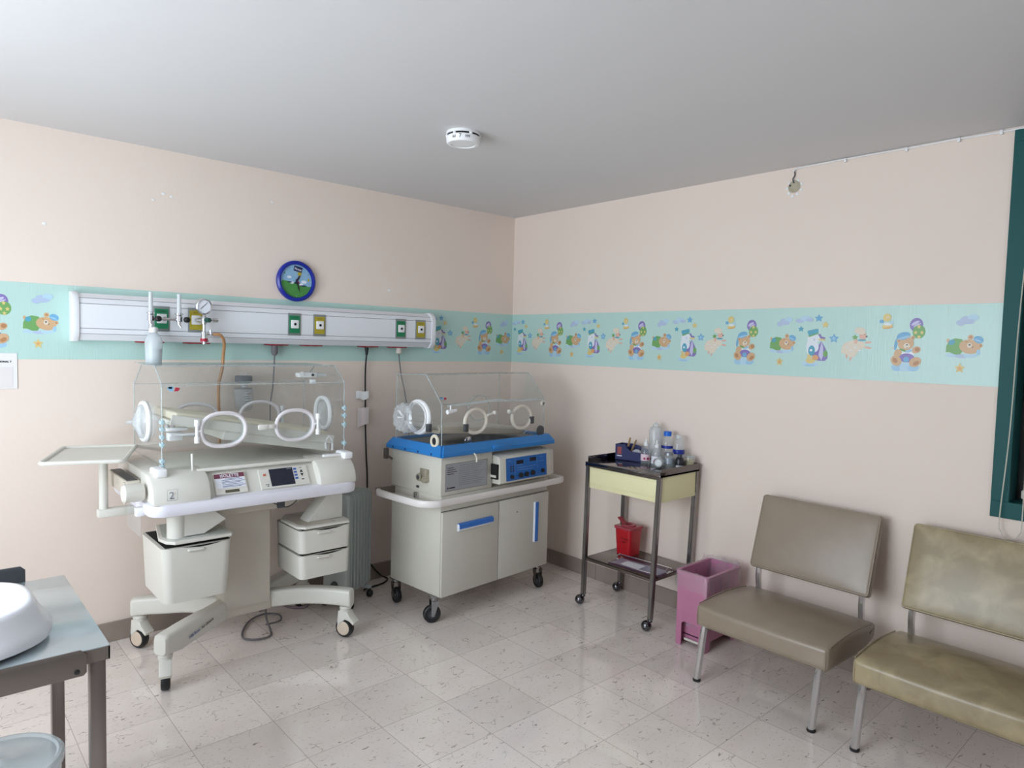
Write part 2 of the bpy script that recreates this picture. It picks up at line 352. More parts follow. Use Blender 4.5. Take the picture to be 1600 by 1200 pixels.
def text(bm, s, origin, u, v, size, mi=0, lift=0.0004, align='LEFT', bold=0.0):
    """flat lettering as mesh faces: u = reading direction, v = up"""
    cu = bpy.data.curves.new('t', 'FONT'); cu.body = s; cu.size = size; cu.align_x = align; cu.offset = bold; cu.resolution_u = 2
    o = bpy.data.objects.new('t', cu); C.objects.link(o)
    dg = bpy.context.evaluated_depsgraph_get(); me = o.evaluated_get(dg).to_mesh()
    u = Vector(u).normalized(); v = Vector(v).normalized(); n = u.cross(v); O = Vector(origin)
    vs = [bm.verts.new(O+u*p.co.x+v*p.co.y+n*lift) for p in me.vertices]
    for f in me.polygons:
        try: bm.faces.new([vs[i] for i in f.vertices]).material_index = mi
        except ValueError: pass
    o.evaluated_get(dg).to_mesh_clear(); bpy.data.objects.remove(o); bpy.data.curves.remove(cu)

FR = [Matrix.Identity(4)]                 # frame in which shapes are currently written
WM = {}
def frame(loc=(0, 0, 0), rz=0): FR[0] = Matrix.Translation(loc) @ Matrix.Rotation(rz, 4, 'Z')
def noframe(): FR[0] = Matrix.Identity(4)
def thing(name, label, cat, loc=(0, 0, 0), rz=0, group=None):
    """an Empty at the thing's base; loc is in the current frame"""
    m = FR[0] @ Matrix.Translation(loc) @ Matrix.Rotation(rz, 4, 'Z')
    o = bpy.data.objects.new(name, None); C.objects.link(o); o.empty_display_size = 0.05
    o.matrix_world = m; WM[o.name] = m
    return tag(o, label, cat, group)
def tag(o, label, cat, group=None):
    o['label'] = label; o['category'] = cat
    if group: o['group'] = group
    return o
def obj(name, bm, mats, parent=None, smooth=40, label=None):
    """link a bmesh written in the current frame as ONE mesh object"""
    if not isinstance(mats, (list, tuple)): mats = [mats]
    me = bpy.data.meshes.new(name); bm.normal_update(); bm.to_mesh(me); bm.free()
    for m in mats: me.materials.append(m)
    me.transform(FR[0])
    o = bpy.data.objects.new(name, me); C.objects.link(o)
    if parent is not None:
        pm = WM[parent.name]; me.transform(pm.inverted()); o.parent = parent; WM[o.name] = pm
    else:
        xs = [v.co for v in me.vertices]
        b = Vector(((min(c.x for c in xs)+max(c.x for c in xs))/2, (min(c.y for c in xs)+max(c.y for c in xs))/2, min(c.z for c in xs)))
        me.transform(Matrix.Translation(-b)); o.location = b; WM[o.name] = Matrix.Translation(b)
    if smooth:
        for p in me.polygons: p.use_smooth = True
        me.set_sharp_from_angle(angle=math.radians(smooth))
    if label: o['label'] = label
    return o
def struct(name, bm, mats, parent=None, smooth=0):
    o = obj(name, bm, mats, parent, smooth)
    if parent is None: o['kind'] = 'structure'
    return o
def dup(root, loc=None, rz=None, label=None):
    """copy of a thing with copies of its parts and sub-parts"""
    r = root.copy(); C.objects.link(r)
    if loc is not None: r.location = loc
    if rz is not None: r.rotation_euler = (0, 0, rz)
    if label: r['label'] = label
    for ch in list(root.children):
        c = ch.copy(); C.objects.link(c); c.parent = r
        for g in list(ch.children):
            d = g.copy(); C.objects.link(d); d.parent = c
    return r
# ------------------------------------------------------------------ room shell
T = 0.12
bm = bmn(); box(bm, RX0-T, T, RY0-T, T, -0.1, 0); struct('floor', bm, FLOOR)
bm = bmn(); box(bm, RX0-T, T, RY0-T, T, H, H+0.1); struct('ceiling', bm, CEIL)
bm = bmn(); box(bm, RX0-T, T, 0, T, 0, H); struct('wall_left', bm, WALL)
# right wall with the opening of the green window
WY0, WY1, WZ0, WZ1 = -4.55, -3.203, 0.914, 2.585
bm = bmn(); box(bm, 0, T, WY1, 0, 0, H); box(bm, 0, T, RY0-T, WY0, 0, H); box(bm, 0, T, WY0, WY1, 0, WZ0); box(bm, 0, T, WY0, WY1, WZ1, H)
struct('wall_right', bm, WALL)
def holed(x0, x1, y0, y1, a0, a1, z0, z1, along):
    bm = bmn()
    if along == 'y':
        box(bm, x0, x1, y0, a0, 0, H); box(bm, x0, x1, a1, y1, 0, H); box(bm, x0, x1, a0, a1, 0, z0); box(bm, x0, x1, a0, a1, z1, H)
    else:
        box(bm, x0, a0, y0, y1, 0, H); box(bm, a1, x1, y0, y1, 0, H); box(bm, a0, a1, y0, y1, 0, z0); box(bm, a0, a1, y0, y1, z1, H)
    return bm
struct('wall_window', holed(RX0-T, RX0, RY0, 0, WIN[0], WIN[1], WIN[2], WIN[3], 'y'), WALL)
struct('wall_rear', holed(RX0, 0, RY0-T, RY0, -3.6, -1.6, 1.0, 2.4, 'x'), M('taupe_bounce_cut_paint', (170, 158, 148), 0.6, var=0.03))  # unseen wall darkened to cut bounced light; opening added for the fill
def plain_window(name, f, a0, a1, z0, z1):
    """f maps (a, depth, z) to the world"""
    bm = bmn()
    def bx(a_, b_, z_, w_):
        p = f(a_, 0.02, z_); q = f(b_, 0.07, w_); box(bm, p[0], q[0], p[1], q[1], p[2], q[2], 0.004)
    t = 0.045; am = (a0+a1)/2
    bx(a0, a1, z0, z0+t); bx(a0, a1, z1-t, z1); bx(a0, a0+t, z0+t, z1-t); bx(a1-t, a1, z0+t, z1-t); bx(am-t/2, am+t/2, z0+t, z1-t)
    o = struct(name, bm, ALU)
    bm = bmn(); p = f(a0+t, 0.043, z0+t); q = f(a1-t, 0.047, z1-t); box(bm, p[0], q[0], p[1], q[1], p[2], q[2]); obj('pane', bm, CLEAR, o)
plain_window('window_2', lambda a, d, z: (RX0-d, a, z), WIN[0], WIN[1], WIN[2], WIN[3])
plain_window('added_fill_window', lambda a, d, z: (a, RY0-d, z), -3.6, -1.6, 1.0, 2.4)  # unseen window made up to house the rear fill

bm = bmn(); box(bm, RX0, -0.001, -0.014, -0.0005, 0.0, 0.104, 0.002)
for x in [-0.36-0.45*i for i in range(10)]: box(bm, x-0.0008, x+0.0008, -0.0146, -0.013, 0.001, 0.1035, mi=1)
struct('baseboard_left', bm, [BASEB, DARK])
bm = bmn(); box(bm, -0.014, -0.0005, RY0, -0.0005, 0.0, 0.104, 0.002)
for y in [-0.5-0.45*i for i in range(12)]: box(bm, -0.0146, -0.013, y-0.0008, y+0.0008, 0.001, 0.1035, mi=1)
struct('baseboard_right', bm, [BASEB, DARK])

# ------------------------------------------------------------------ wallpaper border with the animal pictures
BAND = M('aqua_wallpaper', (184, 215, 207), 0.32, var=0.02, scale=3, spec=0.5)
nt = BAND.node_tree; ge = nd(nt, 'ShaderNodeNewGeometry'); mpn = nd(nt, 'ShaderNodeMapping'); mpn.inputs['Scale'].default_value = (150, 150, 12)
nz = nd(nt, 'ShaderNodeTexNoise'); nz.inputs['Scale'].default_value = 1; nt.links.new(ge.outputs['Position'], mpn.inputs[0]); nt.links.new(mpn.outputs[0], nz.inputs['Vector'])
bp = nd(nt, 'ShaderNodeBump'); bp.inputs['Strength'].default_value = 0.45; bp.inputs['Distance'].default_value = 0.002
nt.links.new(nz.outputs['Fac'], bp.inputs['Height']); nt.links.new(bp.outputs[0], nt.nodes['Principled BSDF'].inputs['Normal'])
PAL = {'tan': (208, 158, 112), 'dtan': (176, 112, 64), 'cream': (226, 206, 184), 'peach': (226, 168, 146), 'white': (226, 228, 234),
       'blue': (96, 160, 204), 'lblue': (150, 192, 222), 'pale': (176, 206, 226), 'lav': (172, 186, 216), 'purple': (122, 98, 172), 'lilac': (196, 186, 222),
       'green': (98, 154, 72), 'lgreen': (150, 180, 62), 'yel': (222, 192, 110), 'dark': (70, 56, 60), 'teal': (66, 150, 178), 'orange': (222, 150, 88)}
PK = list(PAL); FIGM = [M('print_'+k, tuple(v*.84+b_*.16 for v, b_ in zip(PAL[k], (194, 226, 222))), 0.4, var=0.04, scale=60) for k in PK]
class Fig:
    def __init__(s, bm, mp): s.bm = bm; s.mp = mp; s.k = 0
    def poly(s, pts, col):
        s.k += 1; f = s.bm.faces.new([s.bm.verts.new(s.mp(x, y, 0.0016+0.00006*s.k)) for x, y in pts]); f.material_index = 1+PK.index(col)
    def el(s, cx, cy, rx, ry, col, rot=0, n=18):
        c, q = math.cos(math.radians(rot)), math.sin(math.radians(rot))
        s.poly([(cx+rx*math.cos(t)*c-ry*math.sin(t)*q, cy+rx*math.cos(t)*q+ry*math.sin(t)*c) for t in [2*PI*i/n for i in range(n)]], col)
    def star(s, cx, cy, r, col, rot=0):
        s.poly([(cx+(r if i % 2 == 0 else r*.5)*math.sin(PI*i/5+rot), cy-(r if i % 2 == 0 else r*.5)*math.cos(PI*i/5+rot)) for i in range(10)], col)
def teddy(f):
    for x, y, a, b, c in ((390,790,205,55,'pale'),(270,800,70,45,'lblue'),(380,800,70,45,'pale'),(500,800,80,40,'lblue')): f.el(x,y,a,b,c)
    f.el(515,245,92,88,'purple',-10); f.el(500,225,60,20,'lilac',-25); f.el(525,250,60,10,'lilac',-25)
    f.el(555,335,88,86,'green',-10); [f.star(x,y,30,'yel') for x,y in ((550,270),(510,345),(595,345),(558,400))]
    f.el(245,495,22,80,'blue',8); f.el(205,548,16,14,'cream')
    f.el(390,620,120,90,'white'); f.el(405,670,110,58,'purple'); f.el(400,690,40,35,'blue')
    f.el(280,610,60,48,'tan',-30); f.el(530,565,62,44,'tan',-15); f.el(545,560,35,28,'dtan')
    f.el(260,710,80,64,'tan',25); f.el(245,705,38,28,'dtan',35); f.el(525,720,84,62,'tan',-20); f.el(540,735,45,26,'dtan',-25)
    f.el(385,488,112,88,'tan',-8); f.el(283,448,30,26,'tan'); f.el(285,450,14,12,'dtan'); f.el(478,410,28,26,'tan'); f.el(480,412,13,12,'dtan')
    f.el(345,388,95,48,'blue',-12); f.el(350,410,92,14,'lblue',-14)
    f.el(398,515,46,36,'cream'); f.el(402,502,13,9,'dark'); f.el(360,488,9,5,'dtan'); f.el(432,478,9,5,'dtan'); f.el(405,540,16,4,'dtan')
    f.el(350,572,52,14,'green',20); f.el(430,582,50,18,'lblue',-15)
    f.el(100,150,60,52,'yel'); f.el(20,200,30,24,'blue'); f.el(110,265,80,34,'yel',-8); f.el(112,236,60,18,'white',0); f.el(170,215,26,18,'pale'); f.el(112,150,26,8,'cream'); f.el(120,285,70,8,'orange',-8)
def sleeper(f):
    f.el(1010,640,105,26,'pale'); f.el(1130,650,90,26,'lav'); f.el(1240,640,90,28,'pale'); f.el(935,445,20,28,'tan')
    f.poly([(912,600),(915,520),(950,440),(1030,412),(1120,425),(1160,470),(1150,560),(1110,625),(1040,630),(960,600)],'green'); f.el(985,465,44,36,'teal',-20)
    f.el(1225,522,140,94,'tan',8); f.el(1230,398,38,34,'tan'); f.el(1232,396,18,14,'dtan'); f.el(1362,505,30,28,'tan'); f.el(1364,505,13,13,'dtan')
    f.el(1340,595,26,40,'lblue'); f.el(1335,428,66,46,'blue',18); f.el(1325,440,52,10,'lblue',20)
    f.el(1222,505,32,34,'cream'); f.el(1222,497,13,12,'dark'); f.el(1180,458,16,7,'dtan'); f.el(1262,528,14,5,'dark',-60)
    f.star(1112,810,74,'yel'); f.star(1112,812,34,'orange')
    f.el(1090,205,60,40,'lav'); f.el(1160,170,80,52,'lav'); f.el(1250,140,74,44,'pale'); f.el(1200,190,70,34,'lav')
def stork(f):
    f.el(300,822,108,34,'pale'); f.el(300,838,70,16,'lblue'); f.el(300,778,58,36,'yel'); f.el(285,720,24,50,'yel')
    f.poly([(430,512),(320,690),(330,740),(380,772),(480,775),(512,740),(514,690),(480,600)],'purple'); f.poly([(432,515),(400,700),(440,770),(460,700),(455,590)],'lilac')
    f.el(485,678,28,46,'green'); f.el(362,735,42,36,'orange')
    f.el(290,590,48,110,'white'); f.el(330,480,78,66,'white'); f.el(350,590,50,70,'white'); f.el(312,640,42,70,'teal'); f.el(305,635,18,16,'white')
    f.poly([(250,392),(258,370),(375,345),(388,362),(385,402),(275,452)],'teal'); f.poly([(262,440),(388,400),(392,412),(275,458)],'green')
    f.el(435,492,52,12,'yel',8); f.poly([(385,425),(415,415),(430,450),(480,462),(470,482),(420,478)],'purple'); f.el(340,490,10,14,'lilac')
    f.star(385,205,56,'blue'); f.star(165,350,42,'teal'); f.star(580,475,64,'blue'); f.star(580,475,30,'lblue'); f.star(470,292,48,'yel')
    f.el(150,235,60,30,'lav'); f.el(220,205,70,38,'pale'); f.el(270,225,50,24,'lav')
def lamb(f):
    f.el(680,712,12,34,'peach'); f.el(728,742,13,38,'peach',15); f.el(922,520,40,14,'peach',-5); f.el(922,592,42,15,'peach',10)
    f.el(725,600,112,96,'cream',-15); f.el(820,560,70,58,'cream'); f.el(660,640,50,50,'cream'); f.el(760,540,60,50,'cream'); f.el(740,690,52,36,'cream')
    f.el(822,362,64,46,'cream'); f.el(858,430,42,56,'peach'); f.el(850,395,36,18,'cream'); f.el(780,505,20,36,'peach'); f.el(902,440,11,11,'dark'); f.el(878,415,7,4,'dark')
    f.star(768,452,40,'green'); f.el(850,490,50,12,'teal'); [f.el(680+50*i,590+(i%2)*40,18,8,'white') for i in range(4)]
def border(name, run, wall):
    """run = end of the strip, wall(s, depth, z) -> world"""
    bm = bmn(); z0, z1 = 1.4836, 1.8504
    vs = [bm.verts.new(wall(s, d, z)) for s in (0, run) for d in (0.0003, 0.0014) for z in (z0, z1)]
    for q in [(0,1,3,2),(4,6,7,5),(0,4,5,1),(2,3,7,6),(0,2,6,4),(1,5,7,3)]: bm.faces.new([vs[i] for i in q])
    bmesh.ops.recalc_face_normals(bm, faces=bm.faces[:])
    return bm
def put(bm, wall, s0, fig, x0, y0, sx, sy):
    fig(Fig(bm, lambda x, y, d: wall(s0+(x-x0)*sx, d, 1.667+(y0-y)*sy)))
KT = (teddy, 400, 488, .000312, .000371); KS = (sleeper, 1150, 494, .000297, .000341); KK = (stork, 380, 530, .000420, .000389); KL = (lamb, 790, 530, .000413, .000366)
wr = lambda s, d, z: (-d, -s, z)
wl = lambda s, d, z: (s, -d, z)
bmr = border('trim_1', -WY1, wr)
for s, k in ((.125,KK),(.306,KL),(.482,KT),(.660,KS),(.854,KK),(1.036,KL),(1.225,KT),(1.418,KS),(1.619,KK),(1.804,KL),(1.992,KT),(2.212,KS),(2.402,KK),(2.599,KL),(2.829,KT),(3.063,KS)):
    put(bmr, wr, s, *k)
struct('trim_1', bmr, [BAND]+FIGM)
bml = border('trim_2', RX0, wl)
for s, k in ((-.69,KK),(-.482,KL),(-.281,KT),(-.095,KS),(-3.07,KS),(-3.26,KT),(-3.45,KL),(-3.65,KK)): put(bml, wl, s, *k)
struct('trim_2', bml, [BAND]+FIGM)

# ------------------------------------------------------------------ green window with its blind
bm = bmn()
for a in ((0.03, -0.012, WY0, WY1, WZ0, WZ0+0.072), (0.03, -0.012, WY0, WY1, WZ1-0.05, WZ1), (0.03, -0.012, WY1-0.066, WY1, WZ0+0.072, WZ1-0.05), (0.03, -0.012, WY0, WY0+0.066, WZ0+0.072, WZ1-0.05)):
    box(bm, *a, 0.002)
y0, y1, z0, z1 = WY0+0.066, WY1-0.066, WZ0+0.072, WZ1-0.05
box(bm, 0.03, 0.12, y1, y1+0.05, z0-0.05, z1+0.04); box(bm, 0.03, 0.12, y0-0.05, y0, z0-0.05, z1+0.04); box(bm, 0.03, 0.12, y0, y1, z0-0.05, z0); box(bm, 0.03, 0.12, y0, y1, z1, z1+0.04)
win = struct('window_1', bm, TEALF)
bm = bmn(); box(bm, 0.106, 0.112, y0, y1, z0, z1); obj('pane', bm, CLEAR, win)
bm = bmn(); box(bm, 0.121, 0.14, y0-0.06, y1+0.06, z0-0.06, z1+0.05); obj('dark_backing', bm, M('painted_dark_beyond_pane', (40, 44, 44), 0.7), win)  # added panel; its dark colour stands in for the unlit space beyond
t = thing('roller_blind', 'grey brown roller blind with looped bead chain hanging in the dark teal window', 'window blind', (0.07, (y0+y1)/2, z0))
bm = bmn(); box(bm, 0.068, 0.072, y0+0.02, y1-0.045, z0+0.05, z1-0.05); obj('fabric', bm, BLIND, t)
bm = bmn(); box(bm, 0.055, 0.085, y0+0.015, y1-0.028, z0+0.012, z0+0.05, 0.006); obj('bottom_rail', bm, OFFW, t)
bm = bmn(); cyl(bm, (0.07, y0, z1-0.04), (0.07, y1, z1-0.04), 0.025); obj('roller_tube', bm, OFFW, t)
bm = bmn()
cp = curve([(0.03, -3.30, 2.52), (-0.025, -3.278, 2.1), (-0.04, -3.268, 1.75), (-0.04, -3.262, 1.3), (-0.035, -3.245, 0.92), (-0.035, -3.252, 0.86), (-0.035, -3.285, 0.828), (-0.035, -3.318, 0.86), (-0.035, -3.325, 0.95), (-0.03, -3.322, 1.5), (0.03, -3.318, 2.52)], 40)
tube(bm, cp, 0.0016, 5)
acc = 0.0; last = cp[0]; step = 0.0075
for p in cp[1:]:
    d = (p-last).length; pos = step-acc
    while pos <= d:
        q = last+(p-last)*(pos/d); bmesh.ops.create_icosphere(bm, subdivisions=1, radius=0.0034, matrix=Matrix.Translation(q)); pos += step
    acc = (acc+d) % step; last = p
obj('bead_chain', bm, BEAD, t)

# cable along the ceiling edge, broken fixture hole
bm = bmn()
tube(bm, curve([(-0.012, -2.238, 2.575), (-0.008, -2.27, 2.590), (-0.008, -2.6, 2.593), (-0.008, -2.8, 2.5905), (-0.008, -2.99, 2.592), (-0.008, -3.17, 2.588), (-0.012, -3.35, 2.592)], 10), 0.004, 6)
for y in (-2.5, -2.78, -2.995, -3.155): box(bm, -0.016, 0, y-0.006, y+0.006, 2.577, 2.596, 0.002)
tag(obj('ceiling_cable', bm, WHITE), 'thin white cable clipped along the top edge of the right wall', 'cable')
t = thing('junction_box', 'open round wall box with bent wire stub high on the right wall', 'junction box', (0, -2.236, 2.45))
bm = bmn()
prof = [(0.030, 0.0005), (0.033, 0.004), (0.028, 0.006), (0.022, 0.002), (0.0, 0.0015)]
lathe(bm, prof, (0, -2.236, 2.497), (-1, 0, 0), 14, 0)
for a in range(9):
    t_ = a*0.7; r = 0.036+0.009*random.random()
    lathe(bm, [(0.009, 0.0004), (0.007, 0.003), (0, 0.0035)], (0, -2.236+r*math.cos(t_), 2.492+r*math.sin(t_)*1.1), (-1, 0, 0), 6, 1)
obj('plaster_rim', bm, [PLAST, WHITE], t)
bm = bmn(); lathe(bm, [(0.006, 0.0065), (0.004, 0.008), (0, 0.008)], (0, -2.214, 2.505), (-1, 0, 0), 8); tube(bm, curve([(-0.006, -2.236, 2.515), (-0.014, -2.232, 2.535), (-0.010, -2.240, 2.555), (-0.008, -2.236, 2.582)], 6), 0.003, 6)
obj('wire_stub', bm, DGREY, t)
# ceiling fixture
t = thing('smoke_detector', 'round white slotted fixture on the ceiling', 'smoke detector', (-1.592, -1.40, 2.535))
bm = bmn(); lathe(bm, [(0, 0), (0.078, 0), (0.080, -0.004), (0.080, -0.013), (0.0, -0.014)], (-1.592, -1.40, H), (0, 0, 1), 40); obj('base', bm, WHITE, t)
bm = bmn(); lathe(bm, [(0.074, -0.013), (0.074, -0.021), (0.0, -0.021)], (-1.592, -1.40, H), (0, 0, 1), 40, 1)
for a in range(6):
    q = a*PI/3+0.35; cyl(bm, (-1.592+0.074*math.cos(q), -1.40+0.074*math.sin(q), H-.013), (-1.592+0.074*math.cos(q), -1.40+0.074*math.sin(q), H-.023), 0.008, mi=0, seg=8)
obj('vent_gap', bm, [WHITE, DARK], t)
bm = bmn(); lathe(bm, [(0.0, -0.021), (0.077, -0.021), (0.080, -0.025), (0.078, -0.048), (0.072, -0.054), (0.058, -0.055), (0.056, -0.052), (0.0, -0.055)], (-1.592, -1.40, H), (0, 0, 1), 40)
det = obj('housing', bm, WHITE, t)
bm = bmn(); cd = Vector((-3.566+1.575, -3.986+1.39, 0)).normalized()
def ringtext(s, ang, size):
    d = Matrix.Rotation(ang, 3, 'Z') @ cd; u = Vector((-d.y, d.x, 0)); text(bm, s, Vector((-1.592, -1.40, H-0.043))+d*0.0800, u, (0, 0, 1), size, 0, 0.0008, 'CENTER')
ringtext('7', -0.18, 0.024); ringtext('I6I', -0.55, 0.018); ringtext('I99', 0.25, 0.018)
obj('number_print', bm, INK, t)

# poster at the left edge
t = thing('wall_poster', 'white poster with dark heading at the left edge of the left wall', 'poster', (-3.42, -0.003, 1.343))
bm = bmn(); box(bm, -3.68, -3.165, -0.004, -0.0018, 1.343, 1.512); obj('sheet', bm, [M('poster_paper', (232, 230, 230), 0.5, var=0.01)], t)
bm = bmn(); box(bm, -3.66, -3.182, -0.0046, -0.0041, 1.348, 1.447); obj('picture_area', bm, M('pale_pink_print', (226, 220, 218), 0.5), t)
bm = bmn(); text(bm, 'NUTRICIONAL Y', (-3.187, -0.0042, 1.468), (1, 0, 0), (0, 0, 1), 0.0115, align='RIGHT', bold=0.0006); obj('heading', bm, INK, t)
# small paint chips on the wall
bm = bmn()
for x, z in ((-2.52, 2.37), (-2.48, 2.36), (-1.93, 2.42), (-3.05, 2.14), (-1.12, 1.96), (-2.57, 2.33)):
    lathe(bm, [(0.009+0.004*random.random(), 0.0003), (0.006, 0.0022), (0, 0.002)], (x, 0, z), (0, -1, 0), 7, 0, 1, 0.7)
struct('trim_3', bm, WHITE)

# ------------------------------------------------------------------ wall clock
cx, cz = -1.785, 1.966
t = thing('wall_clock', 'round wall clock with royal blue rim and painted meadow face', 'clock', (cx, -0.02, cz-0.12))
bm = bmn(); lathe(bm, [(0.0, 0.0), (0.118, 0.0), (0.123, 0.010), (0.122, 0.026), (0.112, 0.034), (0.102, 0.032), (0.099, 0.022)], (cx, -0.001, cz), (0, -1, 0), 48); obj('rim', bm, CLOCKB, t)
bm = bmn(); lathe(bm, [(0.0985, 0.020), (0.0, 0.020)], (cx, -0.001, cz), (0, -1, 0), 48, 0)
R_ = 0.098
def onf(x, z, k): return (cx+x, -0.0212-0.0001*k, cz+z)
arc = [(R_*math.cos(math.radians(a)), R_*math.sin(math.radians(a))) for a in range(187, 346, 8)]
hill = [(0.094, -0.028), (0.075, -0.030), (0.05, -0.022), (0.02, -0.012), (-0.02, -0.006), (-0.06, -0.002), (-0.09, 0.002)]
f = bm.faces.new([bm.verts.new(onf(x, z, 0)) for x, z in arc+hill]); f.material_index = 1
def blob(x, z, a, b, mi, k, n=12):
    f = bm.faces.new([bm.verts.new(onf(x+a*math.cos(2*PI*i/n), z+b*math.sin(2*PI*i/n), k)) for i in range(n)]); f.material_index = mi
blob(-0.045, 0.022, 0.014, 0.007, 2, 1); blob(0.048, -0.002, 0.018, 0.010, 2, 1); blob(0.030, -0.018, 0.014, 0.008, 2, 2); blob(-0.028, -0.010, 0.012, 0.008, 2, 2)
blob(-0.042, -0.008, 0.016, 0.004, 3, 3); blob(0.005, -0.012, 0.02, 0.005, 3, 3); blob(0.045, -0.026, 0.022, 0.004, 3, 3)
blob(0.078, 0.012, 0.006, 0.009, 4, 2); blob(-0.074, 0.045, 0.004, 0.006, 1, 2); blob(0.02, 0.045, 0.014, 0.012, 4, 2); blob(0.010, -0.006, 0.007, 0.006, 5, 4)
for i in range(12):
    a = i*PI/6; blob(0.089*math.sin(a), 0.089*math.cos(a), 0.002, 0.002, 3 if i % 3 else 2, 3, 6)
obj('face', bm, [SKYF, GRASS, CLOUDW, DNAVY, YELL, LOGOR], t)
bm = bmn(); a = math.radians(-12); U_ = Vector((math.cos(a), 0, math.sin(a))); V_ = Vector((-math.sin(a), 0, math.cos(a))); O_ = Vector((cx+0.010, -0.0222, cz+0.073))
f = bm.faces.new([bm.verts.new(O_+U_*x+V_*y) for x, y in ((-.027,-.016),(.027,-.016),(.027,.016),(-.027,.016))]); f.material_index = 0
text(bm, 'Firmat', O_+V_*-0.007, U_, V_, 0.017, 1, 0.0004, 'CENTER', 0.0004); obj('name_badge', bm, [DNAVY, PAPER], t)
for nm, ang, ln, wd in (('hour_hand', 30, 0.045, 0.005), ('minute_hand', 163, 0.072, 0.0035)):
    bm = bmn(); a = math.radians(ang); d = Vector((math.sin(a), 0, math.cos(a))); s = Vector((math.cos(a), 0, -math.sin(a))); o = Vector((cx, -0.0255, cz))
    prism(bm, [((o+d*x+s*y).x, (o+d*x+s*y).z) for x, y in ((-.012, -wd), (ln*.6, -wd*1.1), (ln, 0), (ln*.6, wd*1.1), (-.012, wd))], 'y', -0.0262, -0.0250); obj(nm, bm, INK, t)
bm = bmn(); cyl(bm, (cx, -0.023, cz), (cx, -0.028, cz), 0.006); obj('centre_cap', bm, DNAVY, t)

# ------------------------------------------------------------------ medical gas rail on the left wall
t = thing('medical_gas_rail', 'long white wall rail with green and yellow gas outlets above both incubators', 'medical wall rail', (-1.87, -0.05, 1.58))
prf = [(-0.0015, 1.582), (-0.066, 1.582), (-0.092, 1.612), (-0.098, 1.638), (-0.098, 1.765), (-0.086, 1.792), (-0.058, 1.814), (-0.0015, 1.814)]
bm = bmn(); prism(bm, prf, 'x', -2.93, -0.835, 0)
for z, y in ((1.640, -0.0983), (1.762, -0.0983)): box(bm, -2.93, -0.835, y-0.0006, y+0.001, z-0.0012, z+0.0012, mi=1)
for z, y in ((1.614, -0.0932), (1.790, -0.0880)): box(bm, -2.93, -0.835, y-0.0006, y+0.003, z-0.001, z+0.001, mi=1)
obj('casing', bm, [WHITEM, GREYC], t, smooth=20)
for x0, x1, o in ((-2.955, -2.925, -1), (-0.84, -0.805, 1)):
    bm = bmn(); c = [(y*1.05-(0.003 if y < -.01 else 0), 1.698+(z-1.698)*1.06) for y, z in prf]; prism(bm, [(min(y, -0.0015), z) for y, z in c], 'x', x0, x1, 0, 0.004); obj('end_cap', bm, WHITEM, t)
for i, (x, col) in enumerate(((-2.558, GREEN), (-2.387, YELL), (-1.831, GREEN), (-1.671, YELL), (-1.089, GREEN), (-0.931, YELL))):
    bm = bmn(); box(bm, x-.040, x+.040, -0.102, -0.0975, 1.636, 1.768, 0.001); o = obj('gas_outlet', bm, OUTG, t)
    bm = bmn(); box(bm, x-.033, x+.033, -0.1035, -0.1018, 1.650, 1.754); obj('colour_plate', bm, col, o)
    bm = bmn(); text(bm, 'OXIGENO' if col is GREEN else 'VACIO', (x, -0.1036, 1.738), (1, 0, 0), (0, 0, 1), 0.011, align='CENTER')
    obj('plate_print', bm, INK, o)
    bm = bmn(); box(bm, x-.024, x+.024, -0.113, -0.103, 1.678, 1.728, 0.004); obj('socket_block', bm, WHITE, o)
    if i > 1: bm = bmn(); cyl(bm, (x, -0.1125, 1.703), (x, -0.1145, 1.703), 0.008); obj('socket_hole', bm, DARK, o)
for x in (-2.60, -2.365, -1.915, -1.695, -1.30, -1.078):
    bm = bmn(); box(bm, x-.065, x+.065, -0.064, -0.012, 1.5745, 1.583, 0.002); o = obj('power_outlet', bm, REDP, t)
    for q in (-.03, .03): bm = bmn(); cyl(bm, (x+q, -0.038, 1.576), (x+q, -0.038, 1.5735), 0.015); obj('socket_face', bm, M('red_socket', (120, 26, 38), 0.4), o)

# twin flowmeter with humidifier bottle
t = thing('twin_flowmeter', 'chrome twin oxygen flowmeter with two clear tubes and hanging white humidifier bottle', 'flowmeter', (-2.56, -0.15, 1.48))
bm = bmn(); Y = -0.165
cyl(bm, (-2.625, Y, 1.700), (-2.49, Y, 1.700), 0.007); cyl(bm, (-2.558, -0.113, 1.700), (-2.558, Y, 1.700), 0.011)
for x in (-2.625, -2.49):
    lathe(bm, [(0, -0.028), (0.010, -0.028), (0.011, -0.012), (0.017, -0.010), (0.017, 0.018), (0.011, 0.022), (0.020, 0.024), (0.020, 0.032), (0.009, 0.036), (0, 0.036)], (x, Y, 1.700), (0, 0, 1), 18)
cyl(bm, (-2.49, Y, 1.675), (-2.482, Y-0.01, 1.655), 0.007, 0.004)
lathe(bm, [(0, 0), (0.008, 0), (0.010, 0.02), (0.013, 0.022), (0.013, 0.045), (0, 0.046)], (-2.622, Y, 1.628), (0, 0, 1), 14)
obj('manifold', bm, CHROME, t)
for x, z1 in ((-2.625, 1.835), (-2.49, 1.832)):
    bm = bmn(); cyl(bm, (x, Y, 1.735), (x, Y, z1), 0.0115, 0.0095); obj('flow_tube', bm, M('clear_white_tube', (232, 236, 240), 0.15, trans=0.35), t)
for x in (-2.600, -2.462):
    bm = bmn(); lathe(bm, [(0, 0), (0.012, 0), (0.015, 0.004), (0.015, 0.020), (0.012, 0.024), (0, 0.024)], (x, Y-0.012, 1.700), (0.35, -1, 0), 14); obj('control_knob', bm, BLACK, t)
